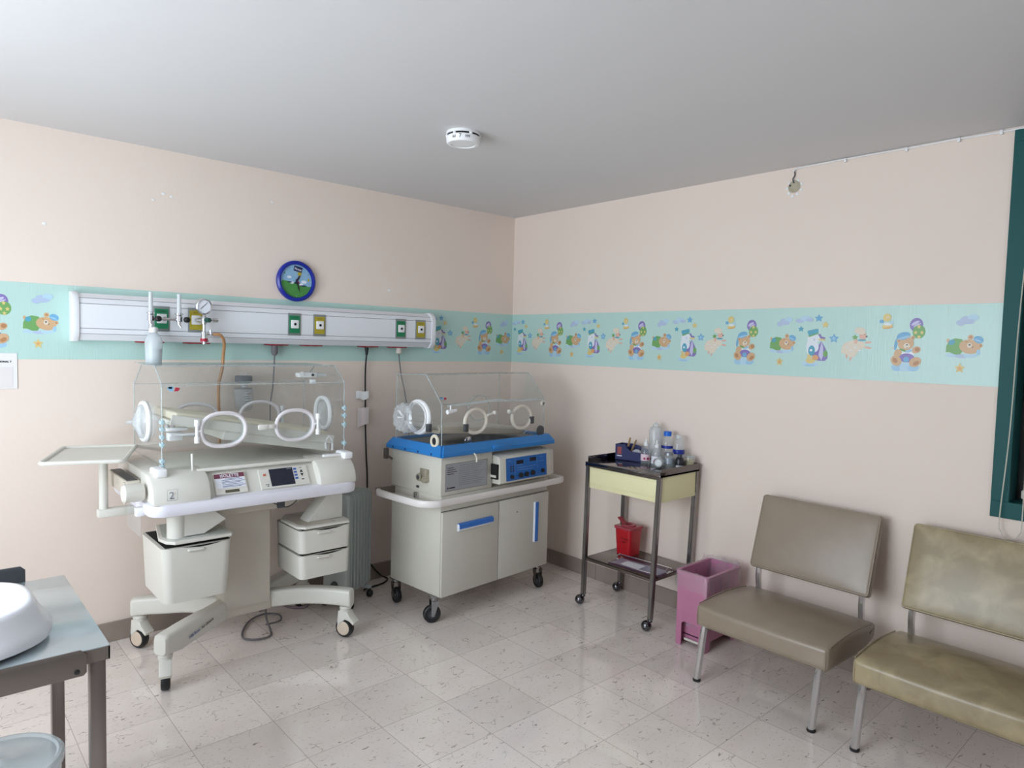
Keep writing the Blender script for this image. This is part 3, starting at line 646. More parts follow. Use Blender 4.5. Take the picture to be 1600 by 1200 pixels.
bm = bmn(); lathe(bm, [(0, 0), (0.034, 0), (0.038, 0.004), (0.040, 0.055), (0.042, 0.110), (0.037, 0.132), (0.022, 0.152), (0.016, 0.158), (0, 0.160)], (-2.612, Y, 1.470), (0, 0, 1), 28); hb = obj('humidifier_bottle', bm, MILKY2, t)
bm = bmn(); lathe(bm, [(0, 0), (0.033, 0), (0.037, 0.03), (0.038, 0.07), (0, 0.07)], (-2.612, Y, 1.474), (0, 0, 1), 24); obj('water_fill', bm, M('milky_liquid', (226, 236, 240), 0.3, trans=0.3), hb)
bm = bmn(); lathe(bm, [(0.018, 0), (0.020, 0.004), (0.019, 0.024), (0.012, 0.03), (0, 0.03)], (-2.614, Y, 1.628), (0, 0, 1), 16); box(bm, -2.608, -2.593, Y-.008, Y+.008, 1.615, 1.655, .003); obj('bottle_cap', bm, WHITE, hb)

# suction regulator with gauge and tan hose
t = thing('suction_regulator', 'chrome suction regulator with round gauge plugged in the leftmost yellow outlet', 'regulator', (-2.37, -0.16, 1.57))
X, Y = -2.365, -0.165
bm = bmn(); cyl(bm, (-2.387, -0.113, 1.702), (X-.004, Y, 1.702), 0.012)
lathe(bm, [(0, -0.128), (0.010, -0.128), (0.010, -0.105), (0.016, -0.10), (0.017, -0.062), (0.009, -0.058), (0.009, -0.022), (0.013, -0.020), (0.015, 0.0), (0.014, 0.018), (0.009, 0.024), (0.008, 0.045), (0, 0.045)], (X, Y, 1.702), (0, 0, 1), 18)
cyl(bm, (X, Y, 1.628), (X+.055, Y, 1.628), 0.007); cyl(bm, (X+.034, Y, 1.625), (X+.034, Y, 1.652), 0.008)
cyl(bm, (X+.015, Y, 1.705), (X+.05, Y, 1.705), 0.006); cyl(bm, (X+.046, Y, 1.705), (X+.07, Y, 1.705), 0.012); cyl(bm, (X+.02, Y, 1.585), (X+.012, Y, 1.600), 0.008)
obj('body', bm, CHROME, t)
bm = bmn(); lathe(bm, [(0, 0), (0.038, 0), (0.042, 0.004), (0.042, 0.026), (0.037, 0.030), (0.034, 0.026)], (X-.004, Y+.012, 1.777), (0.05, -1, -0.1), 28); g = obj('gauge', bm, CHROME, t)
bm = bmn(); lathe(bm, [(0.035, 0.024), (0, 0.0245)], (X-.004, Y+.012, 1.777), (0.05, -1, -0.1), 28); obj('dial_face', bm, PAPER, g)
bm = bmn(); cyl(bm, (X-.022, Y-.0145, 1.762), (X+.014, Y-.0145, 1.798), 0.0016, 0.0007, 6); obj('needle', bm, DGREY, g)
bm = bmn(); cyl(bm, (X+.008, Y-.016, 1.703), (X+.016, Y-.040, 1.703), 0.014, 0.012); obj('selector_knob', bm, M('dark_green_knob', (34, 78, 66), 0.4), t)
bm = bmn(); cyl(bm, (X, Y, 1.588), (X, Y, 1.605), 0.0185); obj('red_band', bm, LOGOR, t)
bm = bmn(); tube(bm, curve([(X+.045, Y, 1.628), (X+.085, Y, 1.625), (X+.115, Y+.03, 1.585), (-2.243, -0.10, 1.51), (-2.245, -0.085, 1.43), (-2.262, -0.085, 1.35), (-2.262, -0.085, 1.24), (-2.25, -0.07, 1.10), (-2.25, -0.06, 0.96), (-2.25, -0.10, 0.90)], 8), 0.0085, 8); obj('hose', bm, TAN, t)

# suction jar on the wall
t = thing('suction_jar', 'clear graduated jar with slate grey screw cap mounted on the left wall', 'jar', (-2.115, -0.062, 1.20))
bm = bmn(); lathe(bm, [(0, 0), (0.030, 0.0), (0.046, 0.012), (0.053, 0.04), (0.055, 0.125), (0.052, 0.128), (0.050, 0.122), (0.048, 0.045), (0.042, 0.018), (0.0, 0.006)], (-2.115, -0.062, 1.195), (0, 0, 1), 28); j = obj('jar_body', bm, GLASS, t)
bm = bmn(); [box(bm, -2.128, -2.128+(.030 if i % 2 else .022), -0.1178, -0.1168, 1.225+.014*i, 1.2275+.014*i) for i in range(7)]; obj('scale_print', bm, INK, j)
bm = bmn(); lathe(bm, [(0, 0.162), (0.044, 0.162), (0.047, 0.168), (0.047, 0.196), (0.043, 0.202), (0, 0.204)], (-2.115, -0.062, 1.195), (0, 0, 1), 28); obj('screw_cap', bm, GREYCAP, t)
bm = bmn(); lathe(bm, [(0.0485, 0.1262), (0.051, 0.1262), (0.051, 0.1285), (0.0485, 0.1285)], (-2.115, -0.062, 1.195), (0, 0, 1), 28); obj('black_seal', bm, DGREY, j)
bm = bmn(); lathe(bm, [(0, 0.126), (0.048, 0.126), (0.049, 0.132), (0.02, 0.134), (0.02, 0.163), (0, 0.163)], (-2.115, -0.062, 1.195), (0, 0, 1), 24)
cyl(bm, (-2.115, -0.002, 1.372), (-2.115, -0.02, 1.372), 0.02); [cyl(bm, (-2.115+q, -0.07, 1.395), (-2.115+q, -0.07, 1.415), 0.004) for q in (-.014, .012)]; obj('stem', bm, GLASS, t)

# cords from the rail
def cordplug(name, label, plug, pm, pts, r, cm, cat='power cord', group=None):
    t = thing(name, label, cat, pts[0]); bm = bmn(); lathe(bm, plug, (pts[0][0], pts[0][1], 1.5735), (0, 0, -1), 14); obj('plug', bm, pm, t)
    bm = bmn(); tube(bm, curve(pts, 8), r, 6); obj('cord', bm, cm, t); return t
cordplug('power_cord', 'thin grey cord with grey plug hanging down behind the white incubator hood', [(0, 0), (0.019, 0), (0.019, 0.045), (0.010, 0.06), (0, 0.06)], GREYC,
         [(-1.925, -0.038, 1.52), (-1.926, -0.032, 1.42), (-1.93, -0.028, 1.33), (-1.945, -0.028, 1.22), (-1.945, -0.028, 1.05), (-1.96, -0.05, 0.92), (-1.98, -0.09, 0.88)], 0.0042, GREYC)
cordplug('power_cord', 'black cord hanging straight down the wall from the rail to the oil heater', [(0, 0), (0.014, 0), (0.008, 0.05), (0, 0.05)], BLACKC,
         [(-1.308, -0.038, 1.53), (-1.305, -0.020, 1.42), (-1.300, -0.014, 1.25), (-1.296, -0.014, 1.05), (-1.288, -0.016, 0.86), (-1.280, -0.02, 0.70), (-1.30, -0.05, 0.50), (-1.34, -0.10, 0.36)], 0.0052, BLACKC)
cordplug('power_cord', 'thin grey cord with off white plug dropping behind the blue rimmed incubator', [(0, 0), (0.020, 0), (0.020, 0.034), (0.010, 0.042), (0, 0.042)], OFFW,
         [(-1.062, -0.038, 1.535), (-1.045, -0.03, 1.45), (-1.03, -0.026, 1.38), (-1.00, -0.024, 1.27), (-0.97, -0.024, 1.10), (-0.96, -0.024, 0.9), (-0.98, -0.05, 0.55)], 0.004, GREYC)
for k, (x0, x1, z0, z1, c, lab) in enumerate(((-1.365, -1.286, 1.232, 1.285, WHITE, 'upper white tape tag wrapped on the black cord'), (-1.352, -1.284, 1.07, 1.178, M('pinkish_tape', (226, 212, 210), 0.6), 'lower pinkish torn tape tag wrapped on the black cord'))):
    bm = bmn(); n = 8; rows = []
    for i in range(n+1):
        x = x0+(x1-x0)*i/n; y = -0.007-0.029*i/n-0.002*math.sin(i*1.3+k); dz = -.012*(1-i/n) if k else .006*math.sin(i); rows.append([bm.verts.new((x, y+dd, z)) for dd in (0, .0012) for z in (z0+dz*(1 if k == 0 else 1+1.5*(1-i/n)), z1+dz*.4)])
    for a, b in zip(rows, rows[1:]):
        bm.faces.new([a[0], b[0], b[1], a[1]]); bm.faces.new([a[2], a[3], b[3], b[2]]); bm.faces.new([a[1], b[1], b[3], a[3]]); bm.faces.new([a[0], a[2], b[2], b[0]])
    bm.faces.new([rows[0][0], rows[0][1], rows[0][3], rows[0][2]]); bm.faces.new([rows[-1][0], rows[-1][2], rows[-1][3], rows[-1][1]])
    tag(obj('tape_tag', bm, c), lab, 'tape')
# ------------------------------------------------------------------ casters
def twin_caster(parent, x, y, rz, top=0.17):
    """hooded white caster with black tyre and beige disc; rolls along local x"""
    FR0 = FR[0].copy(); FR[0] = FR0 @ Matrix.Translation((x, y, 0)) @ Matrix.Rotation(rz, 4, 'Z')
    bm = bmn()
    cyl(bm, (0, 0, top), (0, 0, top-0.028), 0.030, 0.030, 20)
    lathe(bm, [(0.031, 0.0), (0.033, 0.004), (0.031, 0.008)], (0, 0, top-0.016), (0, 0, 1), 20)
    prof = [(-0.030, top-0.028), (0.028, top-0.028), (0.040, top-0.050), (0.072, top-0.082), (0.064, top-0.096), (0.040, top-0.078), (0.012, top-0.072), (-0.02, top-0.10), (-0.034, 0.06), (-0.036, 0.085)]
    prism(bm, prof, 'y', -0.026, 0.026, 0, 0.004)
    for i in range(5):
        u = Vector((0.028+0.0085*i, 0, top-0.053-0.0085*i)); cyl(bm, u+Vector((0.004, -0.02, 0.006)), u+Vector((0.004, 0.02, 0.006)), 0.0028, seg=6, mi=0)
    h = obj('caster', bm, CREAM, parent)
    bm = bmn(); lathe(bm, [(0.030, -0.020), (0.046, -0.019), (0.051, -0.012), (0.052, 0), (0.051, 0.012), (0.046, 0.019), (0.030, 0.020)], (-0.002, 0, 0.0525), (0, 1, 0), 32); obj('tyre', bm, BLACK, h)
    bm = bmn(); lathe(bm, [(0, -0.023), (0.030, -0.023), (0.038, -0.020), (0.038, 0.020), (0.030, 0.023), (0, 0.023)], (-0.002, 0, 0.0525), (0, 1, 0), 28); obj('wheel_disc', bm, BEIGEC, h)
    FR[0] = FR0

# ------------------------------------------------------------------ white incubator on its stand
iso = thing('infant_incubator', 'large white incubator on a four legged wheeled stand with tilted mattress under clear hood', 'incubator', (-2.25, -0.44, 0))
# stand legs
def leg(pts, zt, zb, w=0.035):
    bm = bmn(); c = curve(pts, 6); n = len(c); rows = []
    for i, p in enumerate(c):
        d = (c[min(i+1, n-1)]-c[max(i-1, 0)]); d.z = 0; d.normalize(); s = Vector((-d.y, d.x, 0)); t = i/(n-1)
        k = t*(len(zt)-1); a = min(int(k), len(zt)-2); f = k-a
        top = zt[a]*(1-f)+zt[a+1]*f; bot = zb[a]*(1-f)+zb[a+1]*f; b = 0.007
        if i == n-1: top -= 0.006
        ww = w if i < n-1 else w*0.85
        b = 0.016; sec = []
        for cx_, cz_, a0 in ((-ww+b, bot+b, 270), (-ww+b, top-b, 180), (ww-b, top-b, 90), (ww-b, bot+b, 0)):
            sec += [(cx_+b*math.cos(math.radians(a0-30*q)), cz_+b*math.sin(math.radians(a0-30*q))) for q in range(4)]
        rows.append([bm.verts.new((p.x+s.x*q, p.y+s.y*q, z)) for q, z in sec])
    for a, b_ in zip(rows, rows[1:]):
        for k in range(16): bm.faces.new([a[k], a[(k+1) % 16], b_[(k+1) % 16], b_[k]])
    bm.faces.new(rows[0]); bm.faces.new(rows[-1][::-1]); bmesh.ops.recalc_face_normals(bm, faces=bm.faces[:])
    return obj('leg', bm, CREAM, iso)
ZT = [0.262, 0.272, 0.270, 0.264]; ZB = [0.168, 0.182, 0.180, 0.172]
lf = leg([(-2.34, -0.44, 0), (-2.46, -0.545, 0), (-2.58, -0.625, 0), (-2.665, -0.685, 0), (-2.735, -0.735, 0)], ZT, [0.168, 0.168, 0.158, 0.178])
leg([(-2.16, -0.44, 0), (-2.02, -0.515, 0), (-1.90, -0.60, 0), (-1.815, -0.690, 0), (-1.775, -0.735, 0)], ZT, ZB)
leg([(-2.34, -0.40, 0), (-2.46, -0.31, 0), (-2.58, -0.24, 0), (-2.655, -0.19, 0), (-2.715, -0.155, 0)], ZT, ZB)
leg([(-2.16, -0.40, 0), (-2.04, -0.31, 0), (-1.92, -0.24, 0), (-1.83, -0.19, 0), (-1.79, -0.155, 0)], ZT, ZB)
bm = bmn(); a = Vector((-2.600, -0.672, 0.196)); b = Vector((-2.475, -0.590, 0.222)); u = (b-a).normalized(); n_ = Vector((u.y, -u.x, 0)).normalized()
vv = n_.cross(u); vv = vv if vv.z > 0 else -vv
text(bm, 'Hill-Rom', a+n_*0.013, u, vv, 0.020, 0, 0.001, 'LEFT', 0.0006); text(bm, 'Air-Shields', a+u*0.082+n_*0.013, u, vv, 0.020, 1, 0.001, 'LEFT', 0.0004)
obj('name_print', bm, [LOGOB, INK], iso)
for x, y, rz in ((-2.705, -0.712, math.radians(255)), (-1.80, -0.708, math.radians(-62)), (-2.685, -0.173, math.radians(-62)), (-1.80, -0.173, math.radians(20))): twin_caster(iso, x, y, rz, 0.176)
# centre block + column
bm = bmn(); box(bm, -2.385, -2.125, -0.505, -0.33, 0.172, 0.262, 0.012, seg=3); obj('base_block', bm, CREAMD, iso)
bm = bmn(); prism(bm, rr(-2.375, -2.135, -0.515, -0.30, 0.012), 'z', 0.225, 0.80, 0); box(bm, -2.136, -2.1335, -0.498, -0.31, 0.225, 0.79, mi=1); obj('column', bm, [CREAMD, DARK], iso)
# shell: bumper, console, deck
def shell(prof, x0, x1, mi=0, bev=0.0):
    prism(bm, prof, 'x', x0, x1, mi, bev)
bm = bmn()   # underbody
prism(bm, [(-0.74, 0.825), (-0.66, 0.790), (-0.30, 0.765), (-0.14, 0.80), (-0.12, 0.84)], 'x', -2.72, -1.84, 0, 0.01)
prism(bm, [(-2.62, 0.80), (-2.42, 0.735), (-2.08, 0.735), (-1.90, 0.80)], 'y', -0.60, -0.22, 0, 0.006)
for x0, x1 in ((-2.36, -2.30), (-2.16, -2.08)): box(bm, x0, x1, -0.745, -0.735, 0.812, 0.815, mi=1)
obj('underbody', bm, [CREAMD, DARK], iso)
bm = bmn()
prism(bm, rr(-2.792, -1.788, -0.828, -0.085, 0.07, 6), 'z', 0.818, 0.876, 0, 0.018); obj('bumper', bm, LILAC, iso)
bm = bmn()
prism(bm, [(-0.775, 0.872), (-0.772, 0.885), (-0.715, 0.975), (-0.690, 0.992), (-0.13, 0.998), (-0.105, 0.985), (-0.10, 0.872)], 'x', -2.765, -1.815, 0, 0.008)
obj('console', bm, CREAM, iso)
for x0, x1 in ((-2.778, -2.535), (-2.005, -1.80)):
    bm = bmn(); N = 10
    prof = [(-0.812, 0.874), (-0.814, 0.890), (-0.806, 0.925), (-0.785, 0.960), (-0.755, 0.985), (-0.72, 0.998), (-0.60, 1.001), (-0.60, 0.874)]
    prism(bm, prof, 'x', x0, x1, 0, 0.010); obj('console_cover', bm, CREAM, iso)
# console face plane helper: local s along x, t up the slope
FU = Vector((1, 0, 0)); FV = Vector((0, 0.057, 0.090)).normalized(); FN = FU.cross(FV)
def face(x, t, lift=0.0): return Vector((x, -0.772, 0.885))+FV*t+FN*lift
def fquad(bm, x0, x1, t0, t1, lift, mi=0, th=0.0):
    a = [face(x0, t0, lift), face(x1, t0, lift), face(x1, t1, lift), face(x0, t1, lift)]
    if th <= 0: f = bm.faces.new([bm.verts.new(p) for p in a]); f.material_index = mi; return
    b = [p-FN*th for p in a]; A = [bm.verts.new(p) for p in a]; B_ = [bm.verts.new(p) for p in b]
    for f in [A, B_[::-1]]+[[A[i], B_[i], B_[(i+1) % 4], A[(i+1) % 4]] for i in range(4)]: bm.faces.new(f).material_index = mi
bm = bmn(); fquad(bm, -2.505, -2.360, -0.006, 0.098, 0.012, 0, 0.014); door = obj('label_door', bm, CREAM, iso)
bm = bmn(); fquad(bm, -2.500, -2.365, 0.022, 0.072, 0.0128, 0); fquad(bm, -2.502, -2.363, 0.072, 0.094, 0.0130, 1)
text(bm, 'ISOLETTE', face(-2.432, 0.0765, 0.0133), FU, FV, 0.0205, 0, 0.0003, 'CENTER', 0.0004)
for i, t_ in enumerate((0.066, 0.060, 0.052, 0.046, 0.038, 0.031, 0.026)): fquad(bm, -2.47 if i else -2.455, -2.47+0.085+0.02*((i*7) % 3)/2, t_, t_+0.0022, 0.0132, 2)
obj('instruction_label', bm, [PAPER, PLUM, LOGOB], door)
bm = bmn(); fquad(bm, -2.463, -2.398, -0.002, 0.012, 0.0128, 0); obj('finger_slot', bm, M('olive_slot', (86, 82, 62), 0.7), door)
bm = bmn(); fquad(bm, -2.290, -2.045, -0.004, 0.098, 0.008, 0, 0.010); pan = obj('control_panel', bm, CREAM, iso)
bm = bmn(); fquad(bm, -2.240, -2.120, 0.004, 0.094, 0.0092, 0, 0.001); fquad(bm, -2.150, -2.126, 0.086, 0.091, 0.0096, 1); sc_ = obj('display', bm, [SCREEN, INKG], pan)
for i in range(4): bm = bmn(); fquad(bm, -2.115, -2.100, 0.078-0.0165*i, 0.088-0.0165*i, 0.0096, 0, 0.0015); obj('blue_key', bm, BLUEB, pan)
bm = bmn(); fquad(bm, -2.272, -2.258, 0.062, 0.072, 0.0096, 0, 0.001); obj('alarm_button', bm, ORANGE, pan)
bm = bmn()
for q in ((0.062, 0.078), (0.056, 0.040)):
    f = bm.faces.new([bm.verts.new(p) for p in (face(-2.085, q[0], .0096), face(-2.068, q[0], .0096), face(-2.0765, q[1], .0096))])
fquad(bm, -2.084, -2.070, 0.022, 0.027, 0.0096); fquad(bm, -2.084, -2.072, 0.086, 0.089, 0.0096); fquad(bm, -2.268, -2.252, 0.014, 0.017, 0.0096); fquad(bm, -2.262, -2.254, 0.006, 0.010, 0.0096)
obj('key_print', bm, INK, pan)
bm = bmn(); text(bm, '2', (-2.715, -0.8137, 0.900), (1, 0, 0), (0, 0.02, 0.98), 0.045, 0, 0.0015)
for a in ((-2.722, -2.680, 0.893, 0.8936), (-2.722, -2.680, 0.9404, 0.941)): box(bm, a[0], a[1], -0.8146, -0.8138, a[2], a[3])
for x in (-2.722, -2.6806): box(bm, x, x+.0006, -0.8142, -0.8136, 0.893, 0.941)
obj('number_sticker', bm, INKG, iso)
# deck lip and corner clamps
bm = bmn(); box(bm, -2.57, -1.80, -0.728, -0.705, 0.988, 1.004, 0.004); obj('deck_lip', bm, CREAM, iso)
for x, s in ((-2.725, 1), (-1.815, -1)):
    bm = bmn(); box(bm, x-.030, x+.022, -0.760, -0.655, 0.985, 1.024, 0.010, seg=3)
    if s < 0: box(bm, x-.13, x-.02, -0.725, -0.700, 0.998, 1.014, 0.005)
    obj('corner_clamp', bm, WHITE, iso)
bm = bmn(); cyl(bm, (-2.585, -0.705, 0.99), (-2.587, -0.705, 1.075), 0.0065); obj('white_rod', bm, CREAM, iso)
# left end: knob, drawer, flap
bm = bmn(); lathe(bm, [(0, 0.0), (0.036, 0.0), (0.040, 0.006), (0.040, 0.075), (0.034, 0.082), (0, 0.082)], (-2.79, -0.70, 0.922), (-1, 0, 0), 24); obj('side_knob', bm, CREAM, iso)
bm = bmn(); box(bm, -2.835, -2.775, -0.60, -0.24, 0.885, 0.955, 0.006); box(bm, -2.828, -2.785, -0.585, -0.255, 0.9555, 0.958, mi=1); box(bm, -2.842, -2.834, -0.59, -0.57, 0.85, 0.95, mi=0, bev=0.002); obj('side_drawer', bm, [CREAMD, DGREY], iso)
bm = bmn(); box(bm, -2.800, -2.797, -0.69, -0.45, 0.715, 0.83); obj('clear_flap', bm, FLAP, iso)
bm = bmn(); box(bm, -2.822, -2.785, -0.715, -0.68, 0.815, 0.855, 0.004); obj('flap_hinge', bm, WHITE, iso)
# hood
HX0, HX1 = -2.705, -1.80
prof = [(-0.17, 1.030), (-0.17, 1.367), (-0.315, 1.470), (-0.555, 1.474), (-0.665, 1.388), (-0.668, 1.008)]
bm = bmn(); th = 0.005
def panel(a, b, x0, x1):
    a = Vector((0, *a)); b = Vector((0, *b)); d = (b-a).normalized(); n = Vector((0, -d.z, d.y))*th*0.5
    q = [a-n, b-n, b+n, a+n]
    A = [bm.verts.new((x0, p.y, p.z)) for p in q]; B_ = [bm.verts.new((x1, p.y, p.z)) for p in q]
    big = [[A[0], A[1], B_[1], B_[0]], [A[2], A[3], B_[3], B_[2]]]; edg = [A, B_[::-1], [A[1], A[2], B_[2], B_[1]], [A[3], A[0], B_[0], B_[3]]]
    for f in big: bm.faces.new(f).material_index = 0
    for f in edg: bm.faces.new(f).material_index = 1
for a, b in zip(prof, prof[1:]): panel(a, b, HX0, HX1)
for x in (HX0, HX1): prism(bm, prof, 'x', x-th/2, x+th/2, 0, 0, 1)
bmesh.ops.recalc_face_normals(bm, faces=bm.faces[:])
hood = obj('clear_hood', bm, [CLEAR, EDGE], iso, smooth=0)
bm = bmn()
for (y, z) in prof[1:5]: tube(bm, [(HX0, y, z), (HX1, y, z)], 0.0028, 6)
for x in (HX0, HX1):
    tube(bm, [(x, y, z) for y, z in prof], 0.0028, 6)
obj('hood_edges', bm, EDGE, hood)
bm = bmn(); box(bm, HX0, HX1, -0.4, -0.18, 1.4745, 1.4765); obj('top_strip', bm, EDGE, hood)
# maker sticker on hood
def sticker(parent, x, y, z, s=1.0, u=(1, 0, 0), v=(0, 0, 1)):
    bm = bmn(); u = Vector(u); v = Vector(v); o = Vector((x, y, z))
    def q(pts, mi): bm.faces.new([bm.verts.new(o+u*a*s+v*b*s) for a, b in pts]).material_index = mi
    q([(-.030, .004), (-.016, -.010), (-.004, -.010), (-.002, .012), (-.020, .012)], 0); q([(-.026, .010), (-.008, .010), (-.008, .002), (-.022, .002)], 1); q([(0, -.010), (.018, -.010), (.026, .004), (.006, .008)], 2)
    obj('maker_sticker', bm, [M('pale_blue_print', (130, 180, 210), 0.5), DNAVY, LOGOR], parent)
sticker(hood, -2.655, -0.6735, 1.372, 1.0)
# ports
def port(c, u, v, ru, rv, parent, latch=-1, rad=0.0095, mat=None, n=None):
    u = Vector(u); v = Vector(v); n = u.cross(v); c = Vector(c); mat = mat or M('pinkish_white_port_ring', (224, 218, 220), 0.35)
    bm = bmn(); tube(bm, oval(c, u, v, ru, rv), rad, 8, closed=True); o = obj('hand_port', bm, mat, parent)
    if c.y < -.4: bm = bmn(); tube(bm, oval(c-n*0.010, u, v, ru*.93, rv*.93), rad*.75, 6, closed=True); obj('port_gasket', bm, EDGE, o)
    bm = bmn(); b = c+u*(ru+0.020)*latch
    cyl(bm, b-v*0.042+n*0.008, b+v*0.042+n*0.008, 0.0075); cyl(bm, b-v*0.055+n*0.008, b-v*0.025+n*0.008, 0.012); cyl(bm, b+v*0.025+n*0.008, b+v*0.055+n*0.008, 0.012); cyl(bm, b+n*0.008, c+u*(ru)*latch+n*0.006, 0.006)
    obj('port_hinge', bm, WHITE, o); return o
port((-2.434, -0.672, 1.173), (1, 0, 0), (0, 0, 1), 0.104, 0.080, hood, -1)
o = port((-2.077, -0.672, 1.174), (1, 0, 0), (0, 0, 1), 0.100, 0.077, hood, 1)
bm = bmn(); box(bm, -2.235, -2.19, -0.692, -0.674, 1.163, 1.187, 0.006); box(bm, -2.275, -2.222, -0.695, -0.676, 1.160, 1.190, 0.010); obj('port_latch', bm, CREAM, o)
port((-2.410, -0.168, 1.170), (-1, 0, 0), (0, 0, 1), 0.118, 0.084, hood, 1)
port((-2.062, -0.168, 1.170), (-1, 0, 0), (0, 0, 1), 0.112, 0.084, hood, -1)
def sleeveport(x, s, y, z, parent, ry, rz_, cone=0.06, nbl=0.0):
    c = Vector((x, y, z)); u = Vector((0, -s, 0)); v = Vector((0, 0, 1)); n = Vector((s, 0, 0))
    bm = bmn(); tube(bm, oval(c+n*0.008, u, v, ry, rz_), 0.012, 8, closed=True); o = obj('sleeve_port', bm, WHITE, parent)
    bm = bmn(); rows = []
    for k, (f, h) in enumerate(((1.0, 0.010), (0.86, 0.030), (0.80, 0.034), (0.45, 0.034+cone*.35), (0.12, 0.034+cone*.8), (0.10, 0.034+cone+nbl))):
        rows.append([bm.verts.new(c+n*(h+0.002*math.sin(i*2.1+k))+u*(ry*f*(1+.03*math.sin(i*1.7+k))*math.cos(2*PI*i/32))+v*(rz_*f*math.sin(2*PI*i/32))) for i in range(32)])
    for a, b in zip(rows, rows[1:]):
        for i in range(32): bm.faces.new([a[i], a[(i+1) % 32], b[(i+1) % 32], b[i]])
    bm.faces.new(rows[-1]); bmesh.ops.recalc_face_normals(bm, faces=bm.faces[:])
    obj('sleeve', bm, SLEEVE, o); return o
sleeveport(HX0, -1, -0.395, 1.200, hood, 0.092, 0.088, 0.03, 0.018)
sleeveport(HX1-0.02, 1, -0.44, 1.203, hood, 0.088, 0.086, 0.004)
# hinge clips on the two front corners
for x, zs in ((HX0, (1.222, 1.19, 1.155, 1.12, 1.045, 1.02)), (HX1, (1.25, 1.21, 1.16, 1.06))):
    for z in zs[::1]:
        bm = bmn(); box(bm, x-.008, x+.010, -0.680, -0.650, z-.008, z+.008, 0.002); cyl(bm, (x, -.676, z-.014), (x, -.676, z+.014), .004); obj('hinge_clip', bm, HINGE, hood)
# sensor module under hood top
bm = bmn(); box(bm, -1.965, -1.86, -0.47, -0.41, 1.405, 1.432, 0.008); box(bm, -1.90, -1.87, -0.475, -0.45, 1.37, 1.395, 0.004); lathe(bm, [(0, 0), (0.012, 0), (0.014, 0.006), (0, 0.008)], (-1.955, -0.47, 1.425), (0, -1, 0), 12); s_ = obj('sensor_module', bm, WHITE, hood)
bm = bmn(); lathe(bm, [(0, 0), (0.008, 0.0), (0.007, 0.004), (0, 0.005)], (-1.888, -0.47, 1.419), (0, -1, 0), 12); obj('dark_knob', bm, DARK, s_)
bm = bmn(); box(bm, -1.86, -1.80, -0.46, -0.42, 1.408, 1.428, .003); obj('module_bracket', bm, EDGE, s_)
# mattress platform
ang = math.atan2(-0.155, 0.84)
Tm = Matrix.Rotation(-ang, 3, 'Y')
c0 = Vector((-2.25, -0.42, 1.150))
bm = bmn(); rbox(bm, c0+Tm @ Vector((0, 0, 0.018)), (0.395, 0.195, 0.021), 0.015, (0, 0, 0.008), Tm); obj('mattress', bm, IVORY, iso)
bm = bmn(); rbox(bm, c0+Tm @ Vector((0, 0, -0.012)), (0.415, 0.215, 0.010), 0.004, (0, 0, 0), Tm)
for s in (-1, 1): rbox(bm, c0+Tm @ Vector((0, 0.212*s, 0.004)), (0.415, 0.005, 0.022), 0.003, (0, 0, 0), Tm)
tr = obj('mattress_tray', bm, CREAM, iso)
bm = bmn(); rbox(bm, c0+Tm @ Vector((0.12, 0, -0.042)), (0.285, 0.205, 0.022), 0.006, (0, 0, 0), Tm); obj('tray_base', bm, CREAM, tr)
bm = bmn(); box(bm, -2.66, -2.60, -0.61, -0.56, 1.125, 1.162, 0.005); box(bm, -2.665, -2.575, -0.60, -0.57, 1.17, 1.185, 0.004); obj('tilt_handle', bm, WHITE, iso)
bm = bmn(); box(bm, -2.668, -2.56, -0.622, -0.60, 1.205, 1.217, 0.004); obj('tilt_lever', bm, CREAM, iso)
bm = bmn(); box(bm, -2.655, -2.53, -0.630, -0.606, 1.150, 1.160, 0.003); obj('tilt_lever', bm, WHITE, iso)
bm = bmn(); tube(bm, curve([(-1.885, -0.63, 1.03), (-1.888, -0.632, 1.075), (-1.87, -0.634, 1.095), (-1.852, -0.632, 1.07), (-1.848, -0.63, 1.02)], 6), 0.006, 8); obj('tube_loop', bm, WHITE, iso)
# left bin with bracket, right drawers with bracket
def tapered(bm, x0, x1, y0, y1, z0, z1, r, tx0=0, tx1=0, ty0=0, mi=0, cap=True, n=6):
    """rounded-corner box; tx0/tx1/ty0 move the bottom edges inwards"""
    top = rr(x0, x1, y0, y1, r, n); bot = rr(x0+tx0, x1-tx1, y0+ty0, y1, r, n)
    A = [bm.verts.new((*p, z1)) for p in top]; B_ = [bm.verts.new((*p, z0)) for p in bot]; m = len(A)
    for i in range(m): bm.faces.new([B_[i], B_[(i+1) % m], A[(i+1) % m], A[i]]).material_index = mi
    if cap: bm.faces.new(A).material_index = mi
    bm.faces.new(B_[::-1]).material_index = mi
bm = bmn(); tapered(bm, -2.722, -2.412, -0.735, -0.36, 0.395, 0.652, 0.04, 0.012, 0.014, 0.01)
box(bm, -2.705, -2.42, -0.715, -0.38, 0.6525, 0.654, mi=1)  # dark sheet stands in for the shade between bin and lid
b_ = obj('storage_bin', bm, [CREAM, DARK], iso)
def lip(cx_, zt, w, parent, yf=-0.735):
    bm = bmn(); rbox(bm, (cx_-w*.35, yf-0.004, zt-0.018), (w*.42, 0.007, 0.006), 0.005); obj('pull_lip', bm, CREAM, parent)
    bm = bmn(); P = [(cx_-w+2*w*i/12, zt-0.0005-0.008*math.sin(PI*i/12)) for i in range(13)]; prism(bm, P, 'y', yf-0.0012, yf+0.004); obj('pull_gap_shade', bm, DARK, parent)  # solid dark lens paints the shade of the gap above the lip
lip(-2.550, 0.652, 0.085, b_)
